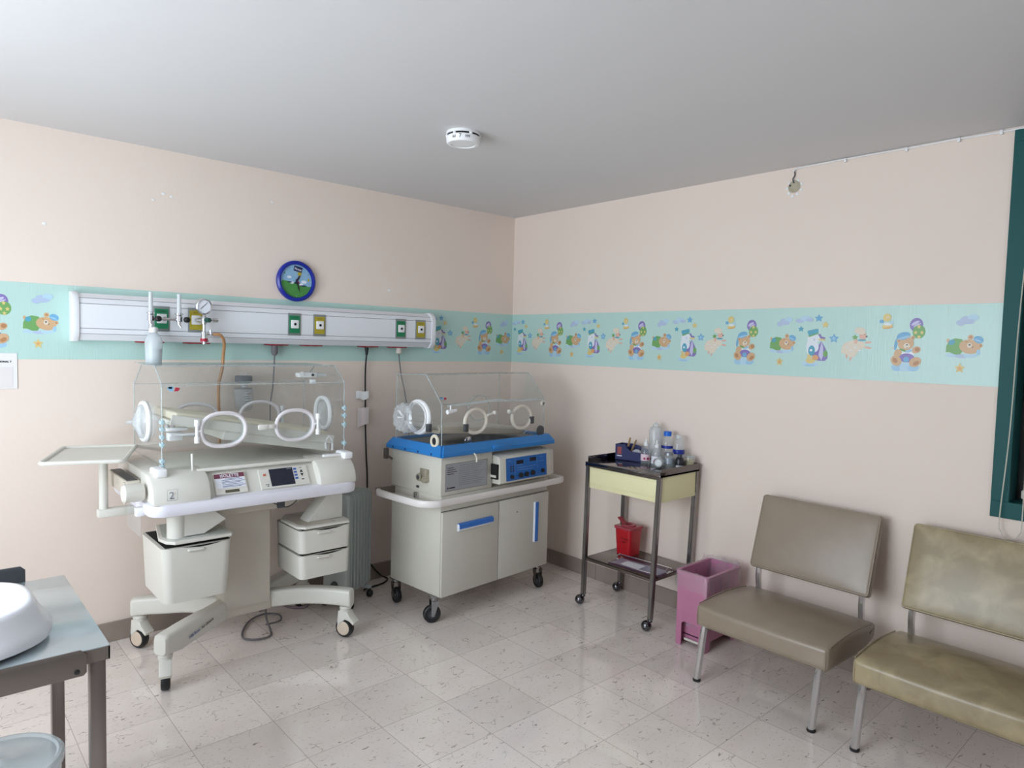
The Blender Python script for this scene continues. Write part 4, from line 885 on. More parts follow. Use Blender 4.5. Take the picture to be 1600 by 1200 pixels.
bm = bmn(); prism(bm, [(-2.712, -0.63), (-2.70, -0.70), (-2.67, -0.738), (-2.42, -0.738), (-2.402, -0.70), (-2.405, -0.56), (-2.46, -0.38), (-2.66, -0.38)], 'z', 0.668, 0.684, 0, 0.004); prism(bm, [(-2.695, -0.63), (-2.665, -0.720), (-2.43, -0.720), (-2.42, -0.56), (-2.47, -0.40), (-2.65, -0.40)], 'z', 0.6845, 0.6855, 1)
obj('bin_lid', bm, [CREAM, M('cool_grey_tray_bottom', (196, 200, 194), 0.4)], b_)
bm = bmn(); cyl(bm, (-2.64, -0.655, 0.684), (-2.64, -0.655, 0.822), 0.042, seg=24)
prism(bm, [(-2.64, 0.690), (-2.53, 0.690), (-2.43, 0.745), (-2.52, 0.822), (-2.64, 0.822)], 'y', -0.69, -0.62, 0); obj('bin_bracket', bm, CREAM, iso)
for k, (z0, z1, nm) in enumerate(((0.508, 0.628, 0), (0.372, 0.496, 1))):
    bm = bmn(); tapered(bm, -2.075+.004*k, -1.785, -0.735+.004*k, -0.42, z0, z1, 0.03, 0.006, 0.003, 0.004)
    if k == 1: box(bm, -2.055, -1.80, -0.715, -0.44, z1, z1+.0015, mi=1)  # dark sheet painted in for the shade above the drawer
    else: box(bm, -2.055, -1.80, -0.715, -0.44, z1, z1+.0015, mi=1)
    d_ = obj('drawer', bm, [CREAM, DARK], iso)
    lip(-1.915, z1, 0.085, d_, -0.7345+.004*k)
bm = bmn(); prism(bm, [(-2.078, -0.50), (-2.078, -0.70), (-2.045, -0.738), (-1.80, -0.738), (-1.783, -0.70), (-1.783, -0.42), (-2.02, -0.42)], 'z', 0.636, 0.650, 0, 0.004)
prism(bm, [(-2.062, -0.52), (-2.062, -0.69), (-2.035, -0.722), (-1.87, -0.722), (-1.85, -0.60), (-1.99, -0.44)], 'z', 0.6505, 0.652, 1)
for a in ((-2.05, -1.795, -0.70, -0.44, 0.36, 0.636),): box(bm, -1.93, -1.90, -0.44, -0.42, 0.37, 0.64)
obj('drawer_top', bm, [CREAM, CREAMD], iso)
bm = bmn(); prism(bm, [(-2.00, 0.652), (-1.80, 0.652), (-1.80, 0.822), (-1.86, 0.822)], 'y', -0.66, -0.56, 0, 0.004); obj('drawer_bracket', bm, CREAM, iso)
bm = bmn(); tube(bm, curve([(-2.22, -0.70, 0.80), (-2.16, -0.71, 0.772), (-2.13, -0.71, 0.765), (-2.09, -0.71, 0.785), (-2.07, -0.70, 0.81)], 8), 0.0028, 6); box(bm, -2.185, -2.150, -0.72, -0.70, 0.765, 0.80, 0.002); box(bm, -2.30, -1.97, -0.712, -0.706, 0.795, 0.799); obj('hook_wire', bm, DGREY, iso)
# monitor shelf on a post
FR0 = FR[0].copy()
bm = bmn(); cyl(bm, (-2.878, -0.36, 0.765), (-2.878, -0.36, 1.0485), 0.019, seg=20); sh = obj('shelf_post', bm, CREAM, iso)
bm = bmn(); box(bm, -2.905, -2.72, -0.385, -0.335, 0.752, 0.792, 0.008); obj('shelf_arm', bm, CREAM, sh)
FR[0] = Matrix.Translation((-2.926, -0.375, 1.048)) @ Matrix.Rotation(math.radians(-19), 4, 'Z')
bm = bmn(); w2, d2 = 0.156, 0.232
prism(bm, rr(-w2, w2, -d2, d2, 0.02), 'z', 0.0, 0.008, 0)
tube(bm, [(p[0], p[1], 0.010) for p in rr(-w2, w2, -d2, d2, 0.02)], 0.009, 8, closed=True); obj('monitor_shelf', bm, CREAM, iso)
FR[0] = FR0

# grey cables coiled under the white incubator
bm = bmn()
tube(bm, curve([(-2.11, -0.34, 0.40), (-2.09, -0.31, 0.30), (-2.07, -0.28, 0.16), (-2.085, -0.33, 0.06), (-2.09, -0.40, 0.012), (-2.12, -0.47, 0.008), (-2.19, -0.47, 0.008), (-2.24, -0.41, 0.008), (-2.20, -0.30, 0.009), (-2.12, -0.20, 0.010), (-2.03, -0.17, 0.012), (-1.97, -0.23, 0.012), (-2.00, -0.32, 0.014), (-2.09, -0.34, 0.02)], 10), 0.0055, 7)
tag(obj('coiled_cable', bm, GREYC), 'grey cable looped on the floor under the white incubator', 'cable')
bm = bmn()
tube(bm, curve([(-2.03, -0.10, 0.008), (-1.97, -0.06, 0.008), (-1.90, -0.08, 0.008), (-1.86, -0.17, 0.008), (-1.80, -0.21, 0.012), (-1.77, -0.19, 0.02)], 10), 0.007, 7)
tag(obj('coiled_cable', bm, M('mauve_grey_tubing', (138, 122, 132), 0.4)), 'mauve grey tubing on the floor between the cable loop and the oil heater', 'tubing')
# ------------------------------------------------------------------ oil heater
frame((-1.600, -0.378, 0), math.radians(30))
t = thing('oil_heater', 'grey green finned oil heater standing between the two incubators', 'heater', (0.13, 0.08, 0))
def fin(x, th, z0, z1, y0=0.0, y1=0.155): return x, th
for i in range(7):
    x = 0.028+i*0.037; bm = bmn()
    P = rr(0.0, 0.155, 0.075, 0.685, 0.03, 5)
    prism(bm, P, 'x', x-.0075, x+.0075, 0, 0.004); prism(bm, rr(0.03, 0.125, 0.12, 0.64, 0.02), 'x', x-.013, x+.013, 0, 0.006)
    obj('fin', bm, HEAT, t)
bm = bmn(); cyl(bm, (0.01, 0.0775, 0.14), (0.26, 0.0775, 0.14), 0.02); cyl(bm, (0.01, 0.0775, 0.63), (0.26, 0.0775, 0.63), 0.02); obj('oil_pipe', bm, HEAT, t)
bm = bmn(); prism(bm, rr(-0.004, 0.159, 0.06, 0.69, 0.03), 'x', -0.035, 0.012, 0, 0.008); hd = obj('control_housing', bm, HEAT, t)
bm = bmn(); lathe(bm, [(0, 0), (0.022, 0), (0.020, 0.014), (0, 0.016)], (-0.036, 0.0775, 0.15), (-1, 0, 0), 16); obj('thermostat_knob', bm, DGREY, hd)
for x in (0.0, 0.225):
    bm = bmn(); box(bm, x-.015, x+.015, -0.02, 0.175, 0.056, 0.076, 0.004)
    ft = obj('foot', bm, HEAT, t)
    for y in (-0.012, 0.167):
        bm = bmn(); lathe(bm, [(0, -0.014), (0.018, -0.014), (0.0225, -0.008), (0.0225, 0.008), (0.018, 0.014), (0, 0.014)], (x, y, 0.0228), (0, 1, 0), 18); cyl(bm, (x, y, 0.03), (x, y, 0.06), 0.008); obj('castor_wheel', bm, BLACK, ft)
noframe()
bm = bmn()
tube(bm, curve([(-1.40, -0.12, 0.335), (-1.35, -0.07, 0.26), (-1.29, -0.035, 0.17), (-1.24, -0.03, 0.10), (-1.18, -0.04, 0.03), (-1.15, -0.08, 0.008), (-1.22, -0.135, 0.007), (-1.31, -0.15, 0.007), (-1.38, -0.17, 0.008)], 8), 0.0055, 7)
tag(obj('floor_cord', bm, BLACKC), 'black cord looping to the floor between the oil heater and the grey cabinet', 'power cord')

# ------------------------------------------------------------------ blue rimmed incubator on its cabinet
frame((-1.31, -0.90, 0), math.radians(4.5))
t = thing('infant_incubator', 'incubator with bright blue rim on a grey two door wheeled cabinet', 'incubator', (0.46, 0.235, 0))
bm = bmn(); box(bm, 0.0, 0.925, 0.004, 0.468, 0.156, 0.70, 0.003); box(bm, 0.0015, 0.9235, 0.0015, 0.0045, 0.651, 0.6535, mi=1); box(bm, 0.455, 0.459, 0.001, 0.006, 0.16, 0.65, mi=1)
cab = obj('cabinet', bm, [CARTG, DARK], t)
bm = bmn(); box(bm, 0.002, 0.4545, -0.012, 0.003, 0.158, 0.649, 0.002); d1 = obj('door', bm, CARTG, t)
bm = bmn(); box(bm, 0.4605, 0.924, -0.012, 0.003, 0.158, 0.649, 0.002); d2 = obj('door', bm, CARTG, t)
bm = bmn(); prism(bm, [(-0.013, 0.526), (-0.022, 0.526), (-0.032, 0.536), (-0.032, 0.562), (-0.026, 0.568), (-0.013, 0.568)], 'x', 0.112, 0.392, 0, 0.002)
h_ = obj('handle', bm, WHITEM, d1)
bm = bmn(); prism(bm, [(-0.0318, 0.541), (-0.0345, 0.541), (-0.0345, 0.564), (-0.027, 0.571), (-0.0135, 0.571), (-0.0135, 0.5685), (-0.0265, 0.5685), (-0.0318, 0.5630)], 'x', 0.1135, 0.3905); obj('blue_insert', bm, BLUEB if False else M('blue_handle_strip', (50, 112, 196), 0.4), h_)
bm = bmn(); prism(bm, [(0.776, -0.013), (0.776, -0.018), (0.782, -0.024), (0.812, -0.024), (0.814, -0.013)], 'z', 0.335, 0.600, 0, 0.002); h_ = obj('handle', bm, WHITEM, d2)
bm = bmn(); box(bm, 0.783, 0.813, -0.0265, -0.0240, 0.337, 0.598, 0.001); obj('blue_insert', bm, M('blue_handle_strip', (50, 112, 196), 0.4), h_)
bm = bmn(); cyl(bm, (0.62, -0.0125, 0.558), (0.62, -0.014, 0.558), 0.004, seg=8); obj('screw_hole', bm, DARK, d2)
# top plate + bumper rail
bm = bmn(); box(bm, 0.0, 0.93, 0.0, 0.47, 0.70, 0.742, 0.003); obj('cabinet_top', bm, CARTG, t)
bm = bmn()
loop = [(-0.012, 0.455), (-0.06, 0.455), (-0.115, 0.44), (-0.135, 0.39), (-0.135, 0.12), (-0.12, 0.02), (-0.06, -0.032), (0.03, -0.036), (0.46, -0.036), (0.93, -0.036), (1.02, -0.030), (1.055, 0.02), (1.055, 0.36), (1.03, 0.44), (0.98, 0.455), (0.94, 0.455)]
c = curve([(x, y, 0.716) for x, y in loop], 5); rows = []
for i, p in enumerate(c):
    d = (c[min(i+1, len(c)-1)]-c[max(i-1, 0)]).normalized(); s = Vector((-d.y, d.x, 0))
    sec = [(-.008, -.019), (.006, -.019), (.010, -.012), (.010, .012), (.006, .019), (-.008, .019), (-.012, .012), (-.012, -.012)]
    rows.append([bm.verts.new(p+s*a+Vector((0, 0, b))) for a, b in sec])
for a, b in zip(rows, rows[1:]):
    for k in range(8): bm.faces.new([a[k], b[k], b[(k+1) % 8], a[(k+1) % 8]])
bm.faces.new(rows[0]); bm.faces.new(rows[-1][::-1]); bmesh.ops.recalc_face_normals(bm, faces=bm.faces[:])
obj('bumper_rail', bm, RAILW, t)
bm = bmn(); box(bm, -0.125, 0.0, 0.435, 0.46, 0.695, 0.735); obj('rail_bracket', bm, STEELD, t)
bm = bmn(); box(bm, 0.935, 1.045, 0.40, 0.425, 0.70, 0.72); obj('rail_bracket', bm, STEELD, t)
bm = bmn(); box(bm, -0.016, -0.001, 0.20, 0.235, 0.70, 0.735, 0.003); obj('side_clip', bm, CHROME, t)
# upper housing
bm = bmn(); box(bm, -0.010, 0.395, -0.004, 0.462, 0.744, 0.972, 0.003); box(bm, 0.395, 0.91, 0.05, 0.462, 0.744, 0.972, 0.003); ub = obj('upper_housing', bm, CARTG, t)
bm = bmn(); box(bm, 0.022, 0.352, -0.0056, -0.0045, 0.768, 0.925); lb = obj('rating_label', bm, M('silver_grey_label', (164, 166, 170), 0.35, metal=.2), ub)
bm = bmn()
for i in range(4): box(bm, 0.034, 0.034+0.05+.012*(i % 3), -0.0064, -0.0056, 0.900-.012*i, 0.9035-.012*i)
for i in range(11): box(bm, 0.125, 0.125+.20-.03*((i*5) % 4)/2, -0.0064, -0.0056, 0.908-.0115*i, 0.9097-.0115*i, mi=1)
box(bm, 0.034, 0.046, -0.0064, -0.0056, 0.782, 0.789); box(bm, 0.050, 0.095, -0.0064, -0.0056, 0.782, 0.789)
for a in ((0.022, 0.352, 0.768, 0.769), (0.022, 0.352, 0.924, 0.925)): box(bm, a[0], a[1], -0.0064, -0.0056, a[2], a[3])
for x in (0.022, 0.351): box(bm, x, x+.001, -0.0064, -0.0056, 0.768, 0.925)
obj('label_print', bm, [INK, INKG], lb)
bm = bmn(); lathe(bm, [(0, 0), (0.024, 0), (0.026, 0.01), (0.022, 0.028), (0.014, 0.03), (0.012, 0.022), (0, 0.022)], (-0.011, 0.165, 0.835), (-1, 0, 0), 20); kb = obj('side_valve', bm, M('beige_grey_metal', (176, 168, 150), 0.35, metal=.5), t)
bm = bmn(); box(bm, -0.036, -0.011, 0.10, 0.135, 0.82, 0.885, 0.006); lathe(bm, [(0, 0), (0.020, 0), (0.018, 0.03), (0, 0.032)], (-0.011, 0.118, 0.825), (-1, 0, 0), 16); box(bm, -0.02, -0.011, 0.12, 0.175, 0.86, 0.885, .003); obj('valve_lever', bm, M('beige_grey_metal', (176, 168, 150), 0.35), kb)
bm = bmn(); cyl(bm, (-0.041, 0.165, 0.835), (-0.0415, 0.165, 0.835), 0.013); obj('valve_bore', bm, DGREY, kb)
bm = bmn(); box(bm, -0.018, -0.010, 0.19, 0.21, 0.765, 0.778, 0.002); obj('side_latch', bm, DGREY, t)
# control box
bm = bmn()
prism(bm, [(0.05, 0.768), (-0.060, 0.768), (-0.072, 0.778), (-0.062, 0.925), (-0.050, 0.936), (0.05, 0.948)], 'x', 0.402, 0.872, 0, 0.004); box(bm, 0.385, 0.402, -0.055, 0.03, 0.80, 0.89, mi=1); box(bm, 0.3835, 0.3855, -0.05, 0.02, 0.81, 0.825, mi=0)
prism(bm, [(0.05, 0.775), (-0.045, 0.775), (-0.035, 0.93), (0.05, 0.945)], 'x', 0.873, 0.93, 0, 0.003)
cb = obj('control_unit', bm, [M('light_grey_control_case', (206, 202, 190), 0.4), DARK], t)
d = Vector((0, 0.010, 0.147)).normalized(); N_ = Vector((1, 0, 0)).cross(d)
def cp_(x, z, l=0.0): return Vector((x, -0.072, 0.778))+d*z+N_*l
def cq(bm, x0, x1, a, b, l, mi=0):
    f = bm.faces.new([bm.verts.new(p) for p in (cp_(x0, a, l), cp_(x1, a, l), cp_(x1, b, l), cp_(x0, b, l))]); f.material_index = mi
bm = bmn(); cq(bm, 0.452, 0.828, 0.004, 0.143, 0.0012); bp_ = obj('blue_panel', bm, PANB, cb)
bm = bmn(); cq(bm, 0.545, 0.607, 0.100, 0.124, 0.0020); obj('number_display', bm, SCREEN, bp_)
bm = bmn(); cq(bm, 0.667, 0.727, 0.106, 0.130, 0.0020); obj('number_display', bm, SCREEN, bp_)
bm = bmn()
for i in range(3):
    for j in range(2): cq(bm, 0.488+.022*j, 0.500+.022*j, 0.058+.014*i, 0.067+.014*i, 0.0020)
obj('indicator_marks', bm, INK, bp_)
bm = bmn()
for x0, x1, a in ((0.545, 0.72, .077), (0.55, 0.70, .062), (0.47, 0.50, .125), (0.76, 0.80, .125), (0.545, .60, .094), (0.76, 0.81, 0.10)): cq(bm, x0, x1, a, a+.0018, 0.0020)
for x in (0.53, 0.735): cq(bm, x, x+.0014, 0.02, 0.138, 0.0020)
obj('panel_print', bm, M('pale_blue_line_print', (130, 170, 214), 0.5), bp_)
for x, z, r_k in ((0.500, 0.028, 0.013), (0.580, 0.030, 0.017), (0.633, 0.031, 0.016), (0.690, 0.033, 0.017), (0.786, 0.036, 0.014)):
    bm = bmn(); lathe(bm, [(0, 0), (r_k, 0), (r_k*.9, 0.012), (0, 0.013)], cp_(x, z, 0.001), N_, 16); k_ = obj('dial_knob', bm, BLACK, bp_)
# blue rim
def blueprof(): return [(0.030, 1.030), (-0.010, 1.034), (-0.040, 1.000), (-0.040, 0.972), (0.030, 0.972)]
bm = bmn(); X0, X1, Y1 = -0.040, 0.945, 0.49
outer0 = [(X0, -0.042), (X1, -0.042), (X1, Y1), (X0, Y1)]
def loopz(in_, z): return [(X0+in_, -0.042+in_, z), (X1-in_, -0.042+in_, z), (X1-in_, Y1-in_, z), (X0+in_, Y1-in_, z)]
L_ = [loopz(0.05, 0.970), loopz(0.006, 0.970), loopz(0.0, 0.976), loopz(0.0, 0.996), loopz(0.026, 1.034), loopz(0.050, 1.034), loopz(0.056, 1.020)]
rows = [[bm.verts.new(p) for p in l] for l in L_]
for a, b in zip(rows, rows[1:]):
    for i in range(4): bm.faces.new([a[i], a[(i+1) % 4], b[(i+1) % 4], b[i]])
bmesh.ops.recalc_face_normals(bm, faces=bm.faces[:])
es = [e for e in bm.edges if abs(e.verts[0].co.z-e.verts[1].co.z) > 0.015]
bmesh.ops.bevel(bm, geom=es, offset=0.012, segments=2, affect='EDGES')
box(bm, 0.0, 0.905, 0.02, 0.45, 0.985, 1.018, mi=1)
box(bm, 0.36, 0.50, -0.052, -0.03, 0.985, 1.012, 0.004, mi=0)
rim = obj('blue_rim', bm, [RIMB, M('grey_deck', (128, 124, 116), 0.4)], t, smooth=30)
for y in (0.05, 0.17, 0.29, 0.41): bm = bmn(); cyl(bm, (-0.0402, y, 0.984), (-0.042, y, 0.984), 0.006, seg=10); obj('rim_screw', bm, DNAVY, rim)
bm = bmn(); tube(bm, curve([(0.20, -0.047, 0.978), (0.207, -0.052, 0.970), (0.218, -0.052, 0.95), (0.220, -0.050, 0.925)], 5), 0.0045, 8); obj('rim_hook', bm, M('ivory_hook', (232, 228, 214), 0.4), rim)
bm = bmn(); box(bm, -0.045, -0.02, 0.475, 0.50, 0.90, 0.965, 0.003); cyl(bm, (-0.03, 0.43, 0.905), (-0.03, 0.49, 0.925), 0.007); obj('corner_latch', bm, STEELD, t)
# hood
prof = [(0.425, 1.020), (0.425, 1.420), (0.150, 1.430), (0.008, 1.268), (0.002, 1.020)]
bm = bmn(); th = 0.005; hx0, hx1 = -0.006, 0.872
for a, b in ((prof[0], prof[1]), (prof[1], prof[2]), (prof[2], prof[3]), (prof[3], prof[4])): panel(a, b, hx0, hx1)
for x in (hx0, hx1): prism(bm, prof, 'x', x-th/2, x+th/2, 0, 0, 1)
bmesh.ops.recalc_face_normals(bm, faces=bm.faces[:])
hood = obj('clear_hood', bm, [CLEAR, EDGE], t, smooth=0)
bm = bmn()
for x in (hx0, hx1): tube(bm, [(x, y, z) for y, z in prof], 0.0028, 6)
for y, z in prof[1:4]: tube(bm, [(hx0, y, z), (hx1, y, z)], 0.0024, 6)
obj('hood_edges', bm, EDGE, hood)
bm = bmn(); prism(bm, [(0.03, 1.252), (0.38, 1.268), (0.50, 1.262), (0.84, 1.262), (0.84, 1.274), (0.52, 1.276), (0.42, 1.286), (0.30, 1.280), (0.03, 1.264)], 'y', -0.008, -0.002, 0); obj('door_edge', bm, EDGE, hood)
sticker(hood, 0.022, 0.025, 1.300, 0.9, (1, 0, 0), (0, .66, .75))
RINGM = M('warm_white_port_ring', (222, 214, 200), 0.4)
def rport(cx_, cz_, latch_a, hinge_a, parent, pinmat=CREAM):
    bm = bmn(); c = Vector((cx_, -0.008, cz_)); U = Vector((1, 0, 0)); V = Vector((0, 0, 1))
    tube(bm, oval(c, U, V, 0.086, 0.070, 36, 2.0), 0.011, 8, closed=True); o = obj('hand_port', bm, RINGM, parent)
    bm = bmn(); q = oval(c+Vector((0, -.004, 0)), U, V, 0.080, 0.064, 36, 2.0); f = bm.faces.new([bm.verts.new(p) for p in q]); obj('port_disc', bm, clear('hazy_port_disc', tint=(251, 250, 248), haze=0.14), o)
    a = math.radians(hinge_a); p = c+U*0.092*math.cos(a)+V*0.074*math.sin(a); bm = bmn(); box(bm, p.x-.014, p.x+.014, -.026, -.006, p.z-.026, p.z+.020, .003); obj('port_hinge', bm, DGREY, o)
    a = math.radians(latch_a); p = c+U*0.090*math.cos(a)+V*0.074*math.sin(a); e = c+U*0.150*math.cos(a)+V*0.105*math.sin(a); bm = bmn(); cyl(bm, p-Vector((0, .016, 0)), e-Vector((0, .02, 0)), 0.007); bmesh.ops.create_uvsphere(bm, u_segments=12, v_segments=8, radius=0.014, matrix=Matrix.Translation(e-Vector((0, .02, 0)))); obj('port_latch', bm, pinmat, o)
rport(0.245, 1.160, 25, 205, hood); rport(0.642, 1.160, 155, 345, hood)
bm = bmn(); c = Vector((0.69, 0.43, 1.18)); tube(bm, oval(c, (1, 0, 0), (0, 0, 1), 0.10, 0.085, 36, 2.0), 0.006, 6, closed=True); obj('rear_port', bm, EDGE, hood)
bm = bmn(); lathe(bm, [(0, 0), (0.030, 0), (0.034, 0.004), (0.032, 0.012), (0, 0.014)], (0.825, -0.002, 1.062), (0, -1, 0), 22); obj('door_knob', bm, DGREY, hood)
bm = bmn(); lathe(bm, [(0.010, 0), (0.018, 0.0), (0.018, 0.012), (0.010, 0.012)], (0.845, -0.002, 1.238), (0, -1, 0), 16); obj('door_pin', bm, RINGM, hood)
bm = bmn(); cyl(bm, (0.02, -0.012, 1.225), (0.085, -0.014, 1.232), 0.013, 0.010); cyl(bm, (0.045, -0.012, 1.235), (0.042, -0.014, 1.262), 0.005); obj('latch_lever', bm, WHITE, hood)
# left end sleeve port with crumpled clear cuff
c = Vector((-0.012, 0.205, 1.180)); bm = bmn(); tube(bm, oval(c, (0, 1, 0), (0, 0, 1), 0.095, 0.090, 36, 2.0), 0.014, 8, closed=True); tube(bm, oval(c-Vector((.018, 0, 0)), (0, 1, 0), (0, 0, 1), 0.088, 0.083, 36, 2.0), 0.006, 6, closed=True); sp = obj('sleeve_port', bm, WHITE, hood)
bm = bmn(); rows = []
for k in range(9):
    f = [0.95, 0.99, 0.98, 0.97, 1.0, 0.99, 0.86, 0.5, 0.08][k]; h = [0.02, 0.035, 0.055, 0.075, 0.095, 0.115, 0.128, 0.118, 0.100][k]
    rows.append([bm.verts.new(c+Vector((-h+0.012*mnoise.noise(Vector((i*.9, k*1.3, 1))), 0.088*f*(1+.13*mnoise.noise(Vector((i*.8, k*.7, 5))))*math.cos(2*PI*i/40), 0.085*f*(1+.13*mnoise.noise(Vector((i*.8, k*.7, 9))))*math.sin(2*PI*i/40)))) for i in range(40)])
for a, b in zip(rows, rows[1:]):
    for i in range(40): bm.faces.new([a[i], a[(i+1) % 40], b[(i+1) % 40], b[i]])
bmesh.ops.recalc_face_normals(bm, faces=bm.faces[:]); obj('crumpled_cuff', bm, clear('crinkled_cuff_plastic', tint=(252, 252, 253), haze=0.24, rough=0.08, ior=1.6), sp, smooth=15)
bm = bmn(); box(bm, -0.035, -0.008, 0.085, 0.112, 1.105, 1.15, 0.004); obj('port_latch', bm, DGREY, sp)
bm = bmn(); tube(bm, oval(Vector((-0.012, 0.055, 1.055)), (0, 1, 0), (0, 0, 1), 0.026, 0.030, 24, 2.0), 0.010, 8, closed=True); gr = obj('grommet', bm, IVORY, hood)
bm = bmn(); cyl(bm, (-0.016, 0.055, 1.055), (0.01, 0.055, 1.055), 0.022); obj('grommet_plug', bm, INK, gr)
# inside: tilted tray with mattress
ang = math.radians(4.5); Tm = Matrix.Rotation(ang, 3, 'Y'); c0 = Vector((0.40, 0.235, 1.070))
bm = bmn(); rbox(bm, c0, (0.36, 0.15, 0.010), 0.005, (0, 0, 0), Tm); rbox(bm, c0+Tm @ Vector((0, -.15, .012)), (0.36, 0.006, 0.018), 0.004, (0, 0, 0), Tm); mt = obj('mattress_tray', bm, M('greige_plastic', (186, 174, 154), 0.45), t)
bm = bmn(); rbox(bm, c0+Tm @ Vector((-0.02, 0, 0.024)), (0.33, 0.135, 0.016), 0.012, (0, 0, .004), Tm); obj('mattress', bm, M('pale_cover', (204, 196, 184), 0.5), mt)
bm = bmn(); tube(bm, curve([(0.20, 0.03, 1.02), (0.20, 0.03, 1.052), (0.225, 0.03, 1.062), (0.245, 0.03, 1.05), (0.247, 0.03, 1.02)], 5), 0.004, 6); box(bm, 0.212, 0.24, 0.025, 0.036, 1.018, 1.065, .002); obj('lift_crank', bm, CHROME, t)
bm = bmn(); tube(bm, curve([(0.70, 0.02, 1.02), (0.70, 0.02, 1.05), (0.72, 0.02, 1.062), (0.742, 0.02, 1.05), (0.742, 0.02, 1.02)], 5), 0.003, 6); obj('wire_loop', bm, CHROME, t)
# casters
for x, y, rz, r in ((0.005, 0.05, math.radians(-25), 0.052), (0.03, 0.452, math.radians(78), 0.048), (0.885, 0.035, math.radians(72), 0.048), (0.88, 0.43, math.radians(60), 0.048)):
    F0 = FR[0].copy(); FR[0] = F0 @ Matrix.Translation((x, y, 0)) @ Matrix.Rotation(rz, 4, 'Z')
    bm = bmn(); box(bm, -0.030, 0.030, -0.030, 0.030, 0.148, 0.1555, 0.002); lathe(bm, [(0, 0), (0.020, 0), (0.024, 0.01), (0.020, 0.022), (0, 0.022)], (0, 0, 0.126), (0, 0, 1), 16)
    for s in (-1, 1): prism(bm, [(-0.024, 0.130), (0.024, 0.130), (-0.004, r-0.012), (-0.022, r-0.012)], 'y', s*0.0215, s*0.0245, 0)
    h_ = obj('caster', bm, STEEL, t)
    bm = bmn(); lathe(bm, [(r*.55, -0.016), (r*.85, -0.017), (r*.97, -0.012), (r, 0), (r*.97, 0.012), (r*.85, 0.017), (r*.55, 0.016)], (-0.014, 0, r+.0005), (0, 1, 0), 32); obj('tyre', bm, BLACK, h_)
    bm = bmn(); lathe(bm, [(0, -0.0195), (r*.25, -0.0195), (r*.3, -0.012), (r*.6, -0.012), (r*.6, 0.012), (r*.3, 0.012), (r*.25, 0.0195), (0, 0.0195)], (-0.014, 0, r+.0005), (0, 1, 0), 24); obj('wheel_hub', bm, DGREY, h_)
    FR[0] = F0
noframe()
# ------------------------------------------------------------------ steel trolley with a yellow drawer
TX0, TX1, TY0, TY1 = -0.425, -0.035, -1.752, -1.192
t = thing('instrument_trolley', 'worn steel trolley with a pale yellow drawer and ball casters by the right wall', 'trolley', (-0.23, -1.45, 0))
LEG = [(TX0+.014, TY1-.014, .028), (TX0+.014, TY0+.014, .028), (TX1-.014, TY1-.014, .0), (TX1-.014, TY0+.014, .0)]
for i, (x, y, o) in enumerate(LEG):
    yb = y+(0.014 if y > -1.5 else 0.042) if False else y+(0.012 if y > -1.5 else 0.030)
    bm = bmn(); s = 0.0135
    A = [bm.verts.new((x+a*s, y+b*s, 0.885)) for a, b in ((-1,-1),(1,-1),(1,1),(-1,1))]; B_ = [bm.verts.new((x+a*s, yb+b*s, 0.062)) for a, b in ((-1,-1),(1,-1),(1,1),(-1,1))]
    bm.faces.new(A); bm.faces.new(B_[::-1]); [bm.faces.new([B_[k], B_[(k+1) % 4], A[(k+1) % 4], A[k]]) for k in range(4)]
    bmesh.ops.bevel(bm, geom=[e for e in bm.edges if abs(e.verts[0].co.z-e.verts[1].co.z) > .5], offset=0.003, segments=2, affect='EDGES')
    l_ = obj('leg', bm, STEEL, t)
    bm = bmn(); lathe(bm, [(0, 0.062), (0.013, 0.062), (0.014, 0.050), (0.006, 0.046), (0, 0.046)], (x, yb, 0), (0, 0, 1), 12)
    bmesh.ops.create_uvsphere(bm, u_segments=20, v_segments=12, radius=0.030, matrix=Matrix.Translation((x-.020, yb+.010, 0.0302))); c_ = obj('ball_caster', bm, M('chrome_dark_reflection', (104, 104, 108), 0.12, metal=1.0, var=.1), l_)  # dark tint stands in for the dark surroundings mirrored in the balls
bm = bmn(); box(bm, TX0, TX1, TY0, TY1, 0.888, 0.902, 0.002)
for a in ((TX0, TX1, TY0, TY0+.004), (TX0+.02, TX1, TY1-.004, TY1), (TX1-.004, TX1, TY0, TY1)): box(bm, *a, 0.890, 0.936, 0.001)
box(bm, TX0-.003, TX0+.004, TY0, TY1, 0.876, 0.904, 0.002)
obj('top_tray', bm, M('dark_polished_steel', (112, 108, 108), 0.12, metal=1.0, var=0.15, scale=7), t)
bm = bmn(); box(bm, TX0+.016, TX1-.02, TY0+.008, TY1-.022, 0.742, 0.886, 0.002); box(bm, TX0+.0152, TX0+.017, TY0+.024, TY1-.024, 0.7705, 0.880, mi=1); dw = obj('drawer_case', bm, [YCREAM, M('drawer_gap_shade', (120, 114, 84), 0.7)], t)  # olive sheet paints the shaded gap around the drawer front
bm = bmn(); box(bm, TX0+.006, TX0+.018, TY0+.030, TY1-.030, 0.7725, 0.874, 0.002); box(bm, TX0+.003, TX0+.010, TY0+.032, TY1-.032, 0.860, 0.872, 0.002); obj('drawer', bm, YCREAM, t)
bm = bmn(); box(bm, TX0+.004, TX1-.008, TY0+.030, TY1-.018, 0.300, 0.306, 0.001)
for a in ((TX0+.004, TX0+.008, TY0+.03, TY1-.018), (TX1-.012, TX1-.008, TY0+.03, TY1-.018), (TX0+.004, TX1-.008, TY0+.03, TY0+.034), (TX0+.004, TX1-.008, TY1-.022, TY1-.018)): box(bm, *a, 0.284, 0.306)
obj('lower_shelf', bm, M('dull_steel', (128, 120, 114), 0.25, metal=0.9, var=0.12, scale=8), t)

ZT_ = 0.9022
